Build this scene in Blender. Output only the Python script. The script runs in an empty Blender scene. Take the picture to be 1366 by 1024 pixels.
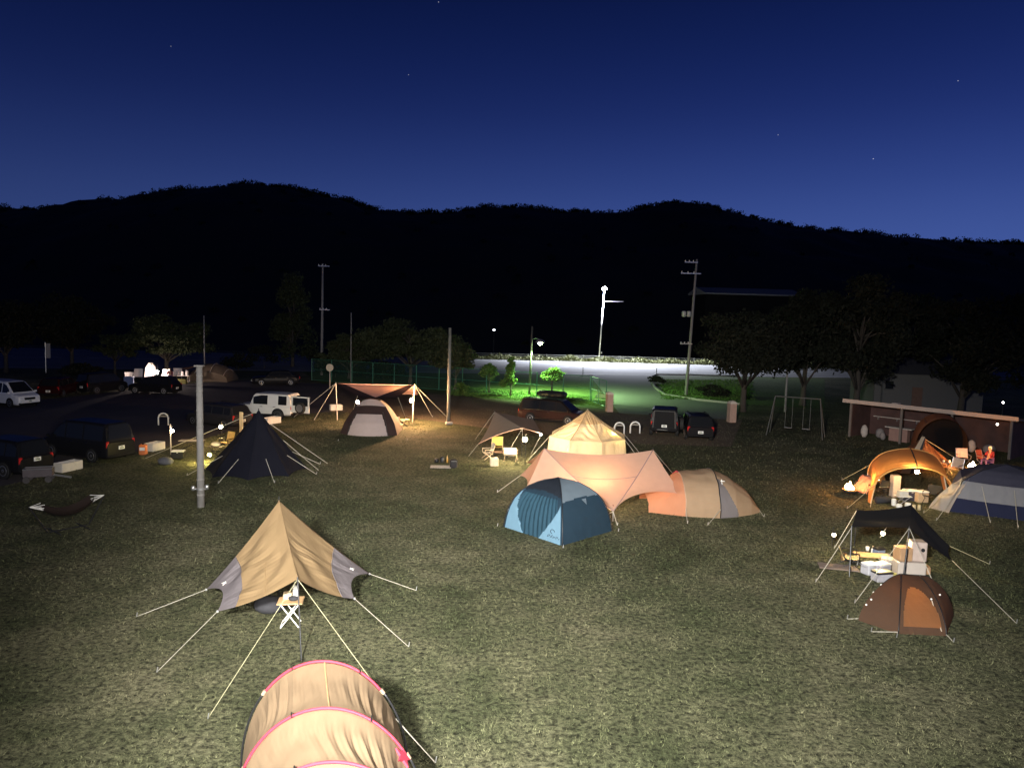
import bpy, bmesh, math, random
import numpy as np
from mathutils import Vector, Matrix, noise

S = bpy.context.scene
COL = S.collection
R = math.radians
rnd = random.Random(7)
V = Vector

# ---------------------------------------------------------------- camera
CAM_H, F_PX, PITCH, ROLL = 8.0, 1026.0, R(5.4), R(1.5)
FWD = V((0, math.cos(PITCH), -math.sin(PITCH)))
_r0, _u0 = V((1, 0, 0)), V((0, math.sin(PITCH), math.cos(PITCH)))
RGT = _r0 * math.cos(ROLL) + _u0 * math.sin(ROLL)
UPV = -_r0 * math.sin(ROLL) + _u0 * math.cos(ROLL)
cam = bpy.data.cameras.new('camera')
cam.sensor_width = 36.0
cam.lens = 36.0 * F_PX / 1366.0
cam.clip_start, cam.clip_end = 0.1, 6000
camo = bpy.data.objects.new('camera', cam)
COL.objects.link(camo)
camo.matrix_world = Matrix(((RGT.x, UPV.x, -FWD.x, 0), (RGT.y, UPV.y, -FWD.y, 0),
                            (RGT.z, UPV.z, -FWD.z, CAM_H), (0, 0, 0, 1)))
S.camera = camo

# ---------------------------------------------------------------- world: last blue of dusk
W = bpy.data.worlds.new('World')
S.world = W
W.use_nodes = True
nt = W.node_tree
nt.nodes.clear()
def nn(t, kind, **kw):
    n = t.nodes.new(kind)
    for k, v in kw.items():
        setattr(n, k, v)
    return n
_out = nn(nt, 'ShaderNodeOutputWorld')
_bg = nn(nt, 'ShaderNodeBackground')
_tc = nn(nt, 'ShaderNodeTexCoord')
_sep = nn(nt, 'ShaderNodeSeparateXYZ')
nt.links.new(_tc.outputs['Generated'], _sep.inputs[0])
_ramp = nn(nt, 'ShaderNodeValToRGB')
_cr = _ramp.color_ramp
_cr.interpolation = 'B_SPLINE'
_stops = [(0.0, (.046, .084, .280)), (0.09, (.044, .081, .275)), (.16, (.0235, .0480, .202)), (.24, (.0095, .0215, .120)),
          (.33, (.0042, .0115, .072)), (.42, (.0022, .0050, .036)), (1.0, (.0010, .0017, .011))]
while len(_cr.elements) < len(_stops):
    _cr.elements.new(0.5)
for e, (p, c) in zip(_cr.elements, _stops):
    e.position = p
    e.color = (*c, 1)
nt.links.new(_sep.outputs['Z'], _ramp.inputs[0])
# the sun has set beyond the right-hand end of the hills: the glow falls off to the left
_az = nn(nt, 'ShaderNodeMapRange')
_az.inputs['From Min'].default_value, _az.inputs['From Max'].default_value = -.75, .5
_az.inputs['To Min'].default_value, _az.inputs['To Max'].default_value = .56, 1.2
nt.links.new(_sep.outputs['X'], _az.inputs['Value'])
_mul = nn(nt, 'ShaderNodeVectorMath', operation='SCALE')
nt.links.new(_ramp.outputs[0], _mul.inputs[0])
nt.links.new(_az.outputs[0], _mul.inputs['Scale'])
_last = _mul.outputs[0]
def star_dir(px, py):
    return (FWD + RGT * ((px - 683) / F_PX) + UPV * ((512 - py) / F_PX)).normalized()
for px, py, s in ((1165, 212, .5), (1278, 108, .30), (545, 100, .22), (1038, 180, .20), (585, 3, .3), (228, 62, .12)):
    d = star_dir(px, py)
    dot = nn(nt, 'ShaderNodeVectorMath', operation='DOT_PRODUCT')
    nt.links.new(_tc.outputs['Generated'], dot.inputs[0])
    dot.inputs[1].default_value = d
    gt = nn(nt, 'ShaderNodeMath', operation='GREATER_THAN')
    gt.inputs[1].default_value = math.cos(R(.034))
    nt.links.new(dot.outputs['Value'], gt.inputs[0])
    sc = nn(nt, 'ShaderNodeMath', operation='MULTIPLY')
    sc.inputs[1].default_value = s
    nt.links.new(gt.outputs[0], sc.inputs[0])
    ad = nn(nt, 'ShaderNodeVectorMath', operation='ADD')
    nt.links.new(_last, ad.inputs[0])
    nt.links.new(sc.outputs[0], ad.inputs[1])
    _last = ad.outputs[0]
nt.links.new(_last, _bg.inputs[0])
_bg.inputs[1].default_value = 1.0
nt.links.new(_bg.outputs[0], _out.inputs[0])

S.view_settings.view_transform = 'Standard'
S.view_settings.look = 'None'
S.view_settings.exposure = 0
S.view_settings.gamma = 1
S.cycles.use_denoising = True
S.cycles.max_bounces = 5
S.cycles.transparent_max_bounces = 12
S.cycles.sample_clamp_indirect = 3.0

# ---------------------------------------------------------------- the school's wall flood light (lit, just under the photographer's window)
def spot(loc, aim, energy, col, ang, blend, rad):
    l = bpy.data.lights.new('flood_light', 'SPOT')
    l.energy, l.color, l.spot_size, l.spot_blend, l.shadow_soft_size = energy, col, R(ang), blend, rad
    o = bpy.data.objects.new('flood_light', l)
    COL.objects.link(o)
    o.location = loc
    o.rotation_euler = (V(aim) - V(loc)).to_track_quat('-Z', 'Y').to_euler()
    return o
# the school behind the photographer: its bright yard light on the wall and a dimmer fill light added out of view
def fill_panel(loc, aim, energy, col, sx, sy, spread):
    l = bpy.data.lights.new('fill_light', 'AREA')
    l.shape, l.size, l.size_y, l.energy, l.color, l.spread = 'RECTANGLE', sx, sy, energy, col, R(spread)
    o = bpy.data.objects.new('fill_light', l)
    COL.objects.link(o)
    o.location = loc
    o.rotation_euler = (V(aim) - V(loc)).to_track_quat('-Z', 'Y').to_euler()
    return o
FLOOD = spot((-3.4, -2.5, 10.6), (2.0, 21.0, 0), 96000, (1.0, .97, .90), 68, 1.0, .6)
FILL = fill_panel((2.0, -1.6, 9.0), (-11.0, 44, 0), 1500, (1.0, .96, .88), 4.0, 1.2, 62)  # unseen area light, added to fill the left middle of the field

# ---------------------------------------------------------------- picture point -> place in the field
def ray(px, py):
    return FWD + RGT * ((px - 683) / F_PX) + UPV * ((512 - py) / F_PX)
def G(px, py, z=0.0):
    d = ray(px, py)
    t = (z - CAM_H) / d.z
    return V((d.x * t, d.y * t, z))
def D(px, py, y):
    d = ray(px, py)
    t = y / d.y
    return V((d.x * t, y, CAM_H + d.z * t))

# ---------------------------------------------------------------- materials
MATS = {}
def mat(name, col, rough=.7, metal=0.0, var=.25, scale=6.0, bump=0.0, bscale=40.0, transl=0.0, tcol=None, alpha=1.0,
        stretch=None, spec=.4, coat=0.0):
    if name in MATS:
        return MATS[name]
    m = bpy.data.materials.new(name)
    m.use_nodes = True
    t = m.node_tree
    b = t.nodes['Principled BSDF']
    o = t.nodes['Material Output']
    tc = nn(t, 'ShaderNodeTexCoord')
    nz = nn(t, 'ShaderNodeTexNoise')
    nz.inputs['Scale'].default_value = scale
    nz.inputs['Detail'].default_value = 6
    t.links.new(tc.outputs['Object'], nz.inputs['Vector'])
    mx = nn(t, 'ShaderNodeMix', data_type='RGBA')
    mx.inputs['A'].default_value = (*[c * (1 - var) for c in col], 1)
    mx.inputs['B'].default_value = (*[min(1, c * (1 + var)) for c in col], 1)
    t.links.new(nz.outputs['Fac'], mx.inputs['Factor'])
    t.links.new(mx.outputs['Result'], b.inputs['Base Color'])
    b.inputs['Roughness'].default_value = rough
    b.inputs['Metallic'].default_value = metal
    b.inputs['Specular IOR Level'].default_value = spec
    b.inputs['Coat Weight'].default_value = coat
    if bump:
        n2 = nn(t, 'ShaderNodeTexNoise')
        n2.inputs['Scale'].default_value = bscale
        n2.inputs['Detail'].default_value = 5
        if stretch:
            mp = nn(t, 'ShaderNodeMapping')
            mp.inputs['Scale'].default_value = stretch
            t.links.new(tc.outputs['Object'], mp.inputs['Vector'])
            t.links.new(mp.outputs[0], n2.inputs['Vector'])
        else:
            t.links.new(tc.outputs['Object'], n2.inputs['Vector'])
        bp = nn(t, 'ShaderNodeBump')
        bp.inputs['Strength'].default_value = min(1, bump)
        bp.inputs['Distance'].default_value = .05 * max(1, bump)
        t.links.new(n2.outputs['Fac'], bp.inputs['Height'])
        t.links.new(bp.outputs[0], b.inputs['Normal'])
    last = b.outputs[0]
    if transl:
        tr = nn(t, 'ShaderNodeBsdfTranslucent')
        tr.inputs[0].default_value = (*(tcol or col), 1)
        if bump:
            t.links.new(bp.outputs[0], tr.inputs['Normal'])
        ms = nn(t, 'ShaderNodeMixShader')
        ms.inputs[0].default_value = transl
        t.links.new(last, ms.inputs[1])
        t.links.new(tr.outputs[0], ms.inputs[2])
        last = ms.outputs[0]
    if alpha < 1:
        tp = nn(t, 'ShaderNodeBsdfTransparent')
        ms = nn(t, 'ShaderNodeMixShader')
        ms.inputs[0].default_value = alpha
        t.links.new(tp.outputs[0], ms.inputs[1])
        t.links.new(last, ms.inputs[2])
        last = ms.outputs[0]
    t.links.new(last, o.inputs['Surface'])
    MATS[name] = m
    return m
def fab(name, col, transl=.25, tcol=None, bump=.5, var=.12, stretch=(1, 1, .25), bscale=5.0):
    return mat(name, col, rough=.85, var=var, scale=3, bump=bump, bscale=bscale, transl=transl, tcol=tcol, stretch=stretch, spec=.2)
def emit(name, col, strength):
    if name in MATS:
        return MATS[name]
    m = bpy.data.materials.new(name)
    m.use_nodes = True
    t = m.node_tree
    t.nodes.clear()
    o = nn(t, 'ShaderNodeOutputMaterial')
    e = nn(t, 'ShaderNodeEmission')
    e.inputs[0].default_value = (*col, 1)
    e.inputs[1].default_value = strength
    t.links.new(e.outputs[0], o.inputs['Surface'])
    MATS[name] = m
    return m
def glass(name, col=(.012, .014, .018)):
    return mat(name, col, rough=.05, var=.05, spec=.5)

# ---------------------------------------------------------------- mesh builder
class MB:
    def __init__(s):
        s.v, s.f = [], []
    def add(s, vs, fs):
        n = len(s.v)
        s.v += [tuple(p) for p in vs]
        s.f += [tuple(i + n for i in f) for f in fs]
        return s
    def box(s, c, size, rz=0.0, bev=0.0, M=None):
        x, y, z = size[0] / 2, size[1] / 2, size[2] / 2
        b = min(bev, x * .9, y * .9, z * .9)
        if b <= 0:
            vs = [V((a * x, bb * y, c2 * z)) for a in (-1, 1) for bb in (-1, 1) for c2 in (-1, 1)]
            fs = [(0, 1, 3, 2), (4, 6, 7, 5), (0, 4, 5, 1), (2, 3, 7, 6), (0, 2, 6, 4), (1, 5, 7, 3)]
        else:
            vs, fs = [], []
            rings = [(-z, b), (-z + b, 0), (z - b, 0), (z, b)]
            for zz, ins in rings:
                X, Y = x - ins, y - ins
                bb = b
                for sx, sy in ((1, 1), (-1, 1), (-1, -1), (1, -1)):
                    p, q = V((sx * X, sy * (Y - bb), zz)), V((sx * (X - bb), sy * Y, zz))
                    vs += [p, q] if sx * sy > 0 else [q, p]
            for k in range(3):
                for i in range(8):
                    j = (i + 1) % 8
                    fs.append((k * 8 + i, k * 8 + j, k * 8 + 8 + j, k * 8 + 8 + i))
            fs.append(tuple(reversed(range(8))))
            fs.append(tuple(range(24, 32)))
        m = M or Matrix.Rotation(rz, 3, 'Z')
        c = V(c)
        return s.add([m @ p + c for p in vs], fs)
    def tube(s, pts, r, n=6, cap=True):
        pts = [V(p) for p in pts]
        rs = r if isinstance(r, (list, tuple)) else [r] * len(pts)
        vs, fs = [], []
        ref = None
        for i, p in enumerate(pts):
            t = (pts[min(i + 1, len(pts) - 1)] - pts[max(i - 1, 0)])
            t = t.normalized() if t.length > 1e-9 else V((0, 0, 1))
            if ref is None:
                ref = V((0, 0, 1)) if abs(t.z) < .9 else V((1, 0, 0))
            a = t.cross(ref).normalized()
            b = t.cross(a).normalized()
            ref = -b if (-b).cross(t).length > .1 else ref
            ref = t.cross(a) * -1
            for k in range(n):
                an = 2 * math.pi * k / n
                vs.append(p + (a * math.cos(an) + b * math.sin(an)) * rs[i])
        for i in range(len(pts) - 1):
            for k in range(n):
                k2 = (k + 1) % n
                fs.append((i * n + k, i * n + k2, (i + 1) * n + k2, (i + 1) * n + k))
        if cap:
            fs.append(tuple(range(n)))
            fs.append(tuple(reversed(range((len(pts) - 1) * n, len(pts) * n))))
        return s.add(vs, fs)
    def lathe(s, prof, c=(0, 0, 0), n=16, M=None):
        vs, fs = [], []
        c = V(c)
        for r, z in prof:
            for k in range(n):
                a = 2 * math.pi * k / n
                p = V((r * math.cos(a), r * math.sin(a), z))
                vs.append((M @ p if M else p) + c)
        for i in range(len(prof) - 1):
            for k in range(n):
                k2 = (k + 1) % n
                fs.append((i * n + k, i * n + k2, (i + 1) * n + k2, (i + 1) * n + k))
        fs.append(tuple(reversed(range(n))))
        fs.append(tuple(range((len(prof) - 1) * n, len(prof) * n)))
        return s.add(vs, fs)
    def ball(s, c, r, n=10, sq=(1, 1, 1)):
        prof = [(max(1e-3, math.sin(math.pi * i / n)) , -math.cos(math.pi * i / n)) for i in range(n + 1)]
        M = Matrix.Diagonal((r * sq[0], r * sq[1], r * sq[2]))
        return s.lathe(prof, c, n + 2, M)
    def patch(s, f, nu, nv):
        vs = [f(i / nu, j / nv) for j in range(nv + 1) for i in range(nu + 1)]
        w = nu + 1
        return s.add(vs, [(j * w + i, j * w + i + 1, (j + 1) * w + i + 1, (j + 1) * w + i) for j in range(nv) for i in range(nu)])
    def poly(s, pts):
        return s.add(pts, [tuple(range(len(pts)))])
    def prism(s, pts, d):
        pts, d = [V(p) for p in pts], V(d)
        n = len(pts)
        return s.add(pts + [p + d for p in pts], [tuple(reversed(range(n))), tuple(range(n, 2 * n))] +
                     [(i, (i + 1) % n, n + (i + 1) % n, n + i) for i in range(n)])
    def build(s, name, m, parent=None, smooth=False, off=None):
        me = bpy.data.meshes.new(name)
        vs = s.v if off is None else [(p[0] - off[0], p[1] - off[1], p[2] - off[2]) for p in s.v]
        me.from_pydata(vs, [], s.f)
        bm = bmesh.new()
        bm.from_mesh(me)
        bmesh.ops.remove_doubles(bm, verts=bm.verts, dist=1e-4)
        bmesh.ops.dissolve_degenerate(bm, edges=bm.edges, dist=1e-5)
        bmesh.ops.recalc_face_normals(bm, faces=bm.faces)
        big = [f for f in bm.faces if len(f.verts) > 12]
        if big:
            bmesh.ops.triangulate(bm, faces=big)
        bm.to_mesh(me)
        bm.free()
        me.materials.append(m)
        if smooth:
            me.polygons.foreach_set('use_smooth', [True] * len(me.polygons))
        o = bpy.data.objects.new(name, me)
        COL.objects.link(o)
        if parent:
            o.parent = parent
        return o

def tag(o, label, cat, group=None):
    o['label'], o['category'] = label, cat
    if group:
        o['group'] = group
    return o
def thing(name, label, cat, loc=(0, 0, 0), rz=0.0, group=None):
    o = bpy.data.objects.new(name, None)
    o.empty_display_size = .2
    COL.objects.link(o)
    o.location, o.rotation_euler = loc, (0, 0, rz)
    return tag(o, label, cat, group)
def copy_thing(o, loc, rz, label, parent=None):
    c = o.copy()
    COL.objects.link(c)
    if parent is None:
        c.location, c.rotation_euler = loc, (0, 0, rz)
        c['label'] = label
    else:
        c.parent = parent
    for ch in o.children:
        copy_thing(ch, None, 0, None, c)
    return c
def struct(name, mb, m, smooth=False):
    o = mb.build(name, m, smooth=smooth)
    o['kind'] = 'structure'
    return o

def lerp(a, b, t):
    return a + (b - a) * t
def crv(p, q, s):
    p, q, s = V(p), V(q), V(s)
    return lambda t: p + (q - p) * t + s * (4 * t * (1 - t))
Z0 = V((0, 0, 0))
def panel(A, B, C, Dd, sAB=Z0, sBC=Z0, sCD=Z0, sDA=Z0, wr=0.0, wf=2.0, seed=0):
    """cloth between four corners, each edge pulled by its own sag"""
    A, B, C, Dd = V(A), V(B), V(C), V(Dd)
    c0, c1 = crv(A, B, sAB), crv(Dd, C, sCD)
    d0, d1 = crv(A, Dd, sDA), crv(B, C, sBC)
    nrm = (C - A).cross(Dd - B)
    nrm = nrm.normalized() if nrm.length > 1e-6 else V((0, 0, 1))
    def f(u, v):
        p = c0(u) * (1 - v) + c1(u) * v + d0(v) * (1 - u) + d1(v) * u
        p -= A * (1 - u) * (1 - v) + B * u * (1 - v) + Dd * (1 - u) * v + C * u * v
        if wr:
            e = 16 * u * (1 - u) * v * (1 - v)
            p = p + nrm * (wr * min(1, e * 2) * noise.noise(V((p.x * wf + seed, p.y * wf, p.z * wf * .4))))
        return p
    return f
def rope(root, p, q, m=None, r=.0095, sag=.0, name='guy_line'):
    o = root.location
    pts = [V(p).lerp(V(q), t) - V((0, 0, sag * 4 * t * (1 - t))) - o for t in (0, .25, .5, .75, 1)]
    return MB().tube(pts, r, 5).build(name, m or M_ROPE, root)
def peg(root, q):
    o = root.location
    q = V(q) - o
    return MB().tube([q + V((0, 0, -.02)), q + V((.02, .01, .11))], .012, 5).build('peg', M_STEEL, root)

M_ROPE = mat('pale_rope', (.46, .43, .36), .8, var=.1)
M_YROPE = mat('yellow_rope', (.38, .36, .22), .8, var=.1)
M_STEEL = mat('steel', (.5, .5, .5), .35, .8, var=.1)
M_BLACK = mat('black_plastic', (.012, .012, .013), .45, var=.2)
M_DARKPOLE = mat('black_pole', (.02, .02, .022), .4, .3, var=.2)
M_WHITE = mat('white_plastic', (.75, .74, .70), .5, var=.06)
M_WOOD = mat('pale_wood', (.48, .31, .16), .6, var=.25, scale=3, bump=.1, stretch=(1, 12, 12))
M_CONC = mat('concrete', (.22, .21, .20), .85, var=.25, scale=4, bump=.3, bscale=30)
M_RED = mat('red_plastic', (.5, .04, .03), .4, var=.1)
M_CHROME = mat('chrome', (.7, .7, .7), .12, 1.0, var=.03)
# ================================================================ SETTING
def ground_mat(name, cols, scale, bump, rough_=.65, sharp=(.35, .65), big=.05, mid=None):
    m = bpy.data.materials.new(name)
    m.use_nodes = True
    t = m.node_tree
    b = t.nodes['Principled BSDF']
    b.inputs['Roughness'].default_value = .95
    b.inputs['Specular IOR Level'].default_value = .15
    tc = nn(t, 'ShaderNodeTexCoord')
    n1 = nn(t, 'ShaderNodeTexNoise')
    n1.inputs['Scale'].default_value = scale
    n1.inputs['Detail'].default_value = 8
    n1.inputs['Roughness'].default_value = rough_
    n2 = nn(t, 'ShaderNodeTexNoise')
    n2.inputs['Scale'].default_value = big
    n2.inputs['Detail'].default_value = 5
    n2.inputs['Roughness'].default_value = .6
    for n in (n1, n2):
        t.links.new(tc.outputs['Object'], n.inputs['Vector'])
    r1 = nn(t, 'ShaderNodeValToRGB')
    r1.color_ramp.elements[0].position, r1.color_ramp.elements[1].position = sharp
    r1.color_ramp.elements[0].color, r1.color_ramp.elements[1].color = (*cols[0], 1), (*cols[1], 1)
    t.links.new(n1.outputs['Fac'], r1.inputs[0])
    r2 = nn(t, 'ShaderNodeValToRGB')
    r2.color_ramp.elements[0].position, r2.color_ramp.elements[1].position = .38, .66
    r2.color_ramp.elements[0].color, r2.color_ramp.elements[1].color = (*cols[2], 1), (*cols[3], 1)
    t.links.new(n2.outputs['Fac'], r2.inputs[0])
    mx = nn(t, 'ShaderNodeMix', data_type='RGBA', blend_type='MULTIPLY')
    mx.inputs['Factor'].default_value = 1
    t.links.new(r1.outputs[0], mx.inputs['A'])
    t.links.new(r2.outputs[0], mx.inputs['B'])
    last = mx.outputs['Result']
    if mid:
        # worn, browner patches a metre or two across
        n3 = nn(t, 'ShaderNodeTexNoise')
        n3.inputs['Scale'].default_value = mid
        n3.inputs['Detail'].default_value = 6
        n3.inputs['Roughness'].default_value = .7
        t.links.new(tc.outputs['Object'], n3.inputs['Vector'])
        r3 = nn(t, 'ShaderNodeValToRGB')
        r3.color_ramp.elements[0].position, r3.color_ramp.elements[1].position = .36, .64
        r3.color_ramp.elements[0].color, r3.color_ramp.elements[1].color = (.52, .58, .44, 1), (.97, .97, .84, 1)
        t.links.new(n3.outputs['Fac'], r3.inputs[0])
        m3 = nn(t, 'ShaderNodeMix', data_type='RGBA', blend_type='MULTIPLY')
        m3.inputs['Factor'].default_value = 1
        t.links.new(last, m3.inputs['A'])
        t.links.new(r3.outputs[0], m3.inputs['B'])
        last = m3.outputs['Result']
    t.links.new(last, b.inputs['Base Color'])
    if bump:
        bp = nn(t, 'ShaderNodeBump')
        bp.inputs['Strength'].default_value = 1
        bp.inputs['Distance'].default_value = bump
        t.links.new(n1.outputs['Fac'], bp.inputs['Height'])
        t.links.new(bp.outputs[0], b.inputs['Normal'])
    return m

M_GRASS = ground_mat('worn_grass', ((.018, .018, .012), (.30, .285, .215), (.50, .56, .45), (1.0, .97, .93)), 7.5, .07, rough_=.8, sharp=(.40, .62), big=.15, mid=.55)
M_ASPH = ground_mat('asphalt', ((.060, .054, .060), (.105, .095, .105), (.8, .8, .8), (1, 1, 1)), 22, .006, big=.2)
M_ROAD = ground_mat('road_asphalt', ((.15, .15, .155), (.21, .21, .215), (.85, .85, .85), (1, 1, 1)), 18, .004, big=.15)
M_DIRT = ground_mat('packed_dirt', ((.10, .075, .055), (.19, .15, .115), (.75, .75, .75), (1, 1, 1)), 7, .03, big=.25)
M_VERGE = ground_mat('verge_grass', ((.035, .055, .018), (.13, .17, .06), (.7, .8, .7), (1, 1, 1)), 4, .05, big=.2)
M_PAINT = mat('road_paint', (.6, .6, .58), .7, var=.15)

def sheet(name, pts, m, z):
    mb = MB()
    vs = [V((p.x, p.y, z)) for p in pts]
    from mathutils.geometry import tessellate_polygon
    tris = tessellate_polygon([vs])
    mb.add(vs, tris)
    return struct(name, mb, m)

gm = MB()
def ground_z(x, y):
    return 0.0 if y < 132 else -7.0 * min(1, (y - 132) / 9) ** .8
gy = [-60, 0, 40, 80, 120, 128, 130, 132, 134, 136, 138, 141, 160, 190, 300, 700, 1300]
for _a, _b in zip(gy, gy[1:]):
    gm.patch(lambda u, v: V((-900 + 1800 * u, lerp(_a, _b, v), ground_z(0, lerp(_a, _b, v)))), 30, 2)
struct('ground', gm, M_GRASS)
PX = lambda L: [G(*p) for p in L]
LOT_PX = [(-420, 735), (-150, 683), (-60, 662), (40, 640), (75, 630), (105, 613), (190, 601), (255, 590), (335, 567), (352, 559), (400, 553),
          (440, 549), (440, 512), (330, 507), (240, 512), (172, 520), (97, 529), (0, 538), (-60, 545), (-300, 575)]
sheet('car_park', PX(LOT_PX), M_ASPH, .004)
sheet('dirt_yard', PX([(440, 549), (520, 553), (610, 566), (700, 577), (860, 592), (975, 596), (990, 560), (830, 548), (700, 538), (610, 528), (520, 522), (440, 512)]), M_DIRT, .008)
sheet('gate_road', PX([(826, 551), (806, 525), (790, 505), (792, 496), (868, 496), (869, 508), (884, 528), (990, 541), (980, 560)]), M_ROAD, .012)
n0, n1, f0, f1 = G(610, 498), G(1050, 503), G(610, 478.5), G(1050, 489.5)
du, dv = (n1 - n0), (f1 - f0)
ROADN = lambda t: n0 + du * t
ROADF = lambda t: f0 + dv * t
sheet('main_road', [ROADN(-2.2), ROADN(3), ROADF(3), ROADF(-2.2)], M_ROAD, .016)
lm = MB()
for t0 in (.045, .93):
    a = lambda t: ROADN(t).lerp(ROADF(t), t0)
    p, q = a(-2.2), a(3)
    w = (ROADF(0) - ROADN(0)).normalized() * .09
    lm.add([p - w, q - w, q + w, p + w], [(0, 1, 2, 3)])
for i in range(40):
    a = lambda t: ROADN(t).lerp(ROADF(t), .5)
    p, q = a(-2.2 + i * .13), a(-2.2 + i * .13 + .06)
    lm.add([p - w, q - w, q + w, p + w], [(0, 1, 2, 3)])
lm.v = [(x, y, .021) for x, y, z in lm.v]
struct('road_markings', lm, M_PAINT)
sheet('roadside_verge', PX([(430, 512), (620, 526), (700, 535), (806, 546), (800, 528), (784, 506), (784, 498.5), (612, 498.5), (400, 494)]), M_VERGE, .006)
sheet('grass_island', PX([(871, 500), (872, 510), (888, 527), (990, 539), (1100, 545), (1100, 505), (985, 502)]), M_VERGE, .010)
kb = MB()
kp = [G(*p) for p in ((985, 502.5), (920, 500.6), (876, 500), (869, 503), (868, 509), (874, 518), (887, 527.5), (930, 534), (988, 540))]
for a, b2 in zip(kp, kp[1:]):
    d = (b2 - a)
    kb.box((a + b2) / 2 + V((0, 0, .09)), (d.length + .05, .22, .2), math.atan2(d.y, d.x), .03)
struct('kerb', kb, M_CONC)

# ---- hills with their woods
RIDGE = [(-700, 330), (-400, 300), (-60, 276), (0, 273), (60, 276), (130, 274), (160, 262), (200, 264), (240, 252), (290, 248), (340, 241), (400, 246), (430, 256), (470, 263),
         (510, 276), (560, 280), (610, 277), (650, 271), (690, 273), (740, 279), (790, 281), (830, 280), (870, 269), (900, 266), (940, 273), (990, 288),
         (1040, 296), (1090, 303), (1150, 307), (1200, 315), (1260, 316), (1310, 319), (1366, 318), (1430, 320), (1800, 330), (2100, 350)]
HY = 430.0
rx, rz_ = [], []
for px, py in RIDGE:
    p = D(px, py, HY)
    rx.append(p.x)
    rz_.append(p.z - 3.0)
def ridge(x):
    return float(np.interp(x, rx, rz_))
def hill_z(x, y):
    s = (y - 185) / (HY - 185)
    if s <= 0:
        return -7.5
    b = s if s < 1 else 1 - (s - 1) * .6
    b = b * b * (3 - 2 * b) if b < 1 else b
    return -7.5 + (ridge(x) + 7) * max(0, b) + 2.2 * noise.noise(V((x * .07, y * .07, 0))) * min(1, s * 3) + 5 * noise.noise(V((x * .016, y * .016, 3))) * min(1, s * 2) * (1 - min(1, s) * .8)
hm = MB()
hm.patch(lambda u, v: (lambda x, y: V((x, y, hill_z(x, y))))(-620 + 1240 * u, 180 + 380 * v), 250, 60)
M_HILL = mat('hill_earth', (.022, .024, .014), .95, var=.3, scale=.05)
M_WOODS = mat('woods_leaf', (.020, .027, .014), .95, var=.3, scale=.2, spec=.1)
M_HEDGE = mat('weed_leaf', (.14, .15, .06), .9, var=.3, scale=1)
struct('hills', hm, M_HILL, True)
rng = np.random.default_rng(3)
def quads_obj(name, cen, size, m, parent=None, flat=0.0, rn=rng):
    """leaf-sized faces, one mesh: cen (n,3), size (n,)"""
    n = len(cen)
    a = rn.normal(size=(n, 3))
    a[:, 2] *= (1 - flat)
    a /= np.linalg.norm(a, axis=1)[:, None]
    b = rn.normal(size=(n, 3))
    b -= (b * a).sum(1)[:, None] * a
    b /= np.linalg.norm(b, axis=1)[:, None]
    s = np.asarray(size)[:, None]
    w = s * rn.uniform(.35, .6, (n, 1))
    vs = np.stack([cen - a * s, cen + b * w, cen + a * s, cen - b * w], 1).reshape(-1, 3)
    me = bpy.data.meshes.new(name)
    me.vertices.add(4 * n)
    me.vertices.foreach_set('co', vs.astype(np.float32).ravel())
    me.loops.add(4 * n)
    me.loops.foreach_set('vertex_index', np.arange(4 * n, dtype=np.int32))
    me.polygons.add(n)
    me.polygons.foreach_set('loop_start', np.arange(0, 4 * n, 4, dtype=np.int32))
    me.polygons.foreach_set('loop_total', np.full(n, 4, dtype=np.int32))
    me.update(calc_edges=True)
    me.materials.append(m)
    o = bpy.data.objects.new(name, me)
    COL.objects.link(o)
    if parent:
        o.parent = parent
    return o
cs, ss = [], []
for i in range(3000):
    x = rng.uniform(-600, 600)
    y = HY + rng.uniform(-30, 14) if i < 2600 else rng.uniform(200, HY)
    z = hill_z(x, y)
    r = rng.uniform(1.4, 3.3)
    k = 64
    d = rng.normal(size=(k, 3))
    d = d / np.linalg.norm(d, axis=1)[:, None] * np.array([r * .8, r * .8, r * .7]) * rng.uniform(.5, 1, (k, 1))
    cs.append(d + np.array([x, y, z + r * .15]))
    ss.append(rng.uniform(.3, .62, k))
fo = quads_obj('hillside_woods', np.concatenate(cs), np.concatenate(ss), M_WOODS)
fo['kind'] = 'stuff'
tag(fo, 'dark woods covering the hills on the skyline', 'woods')

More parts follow.
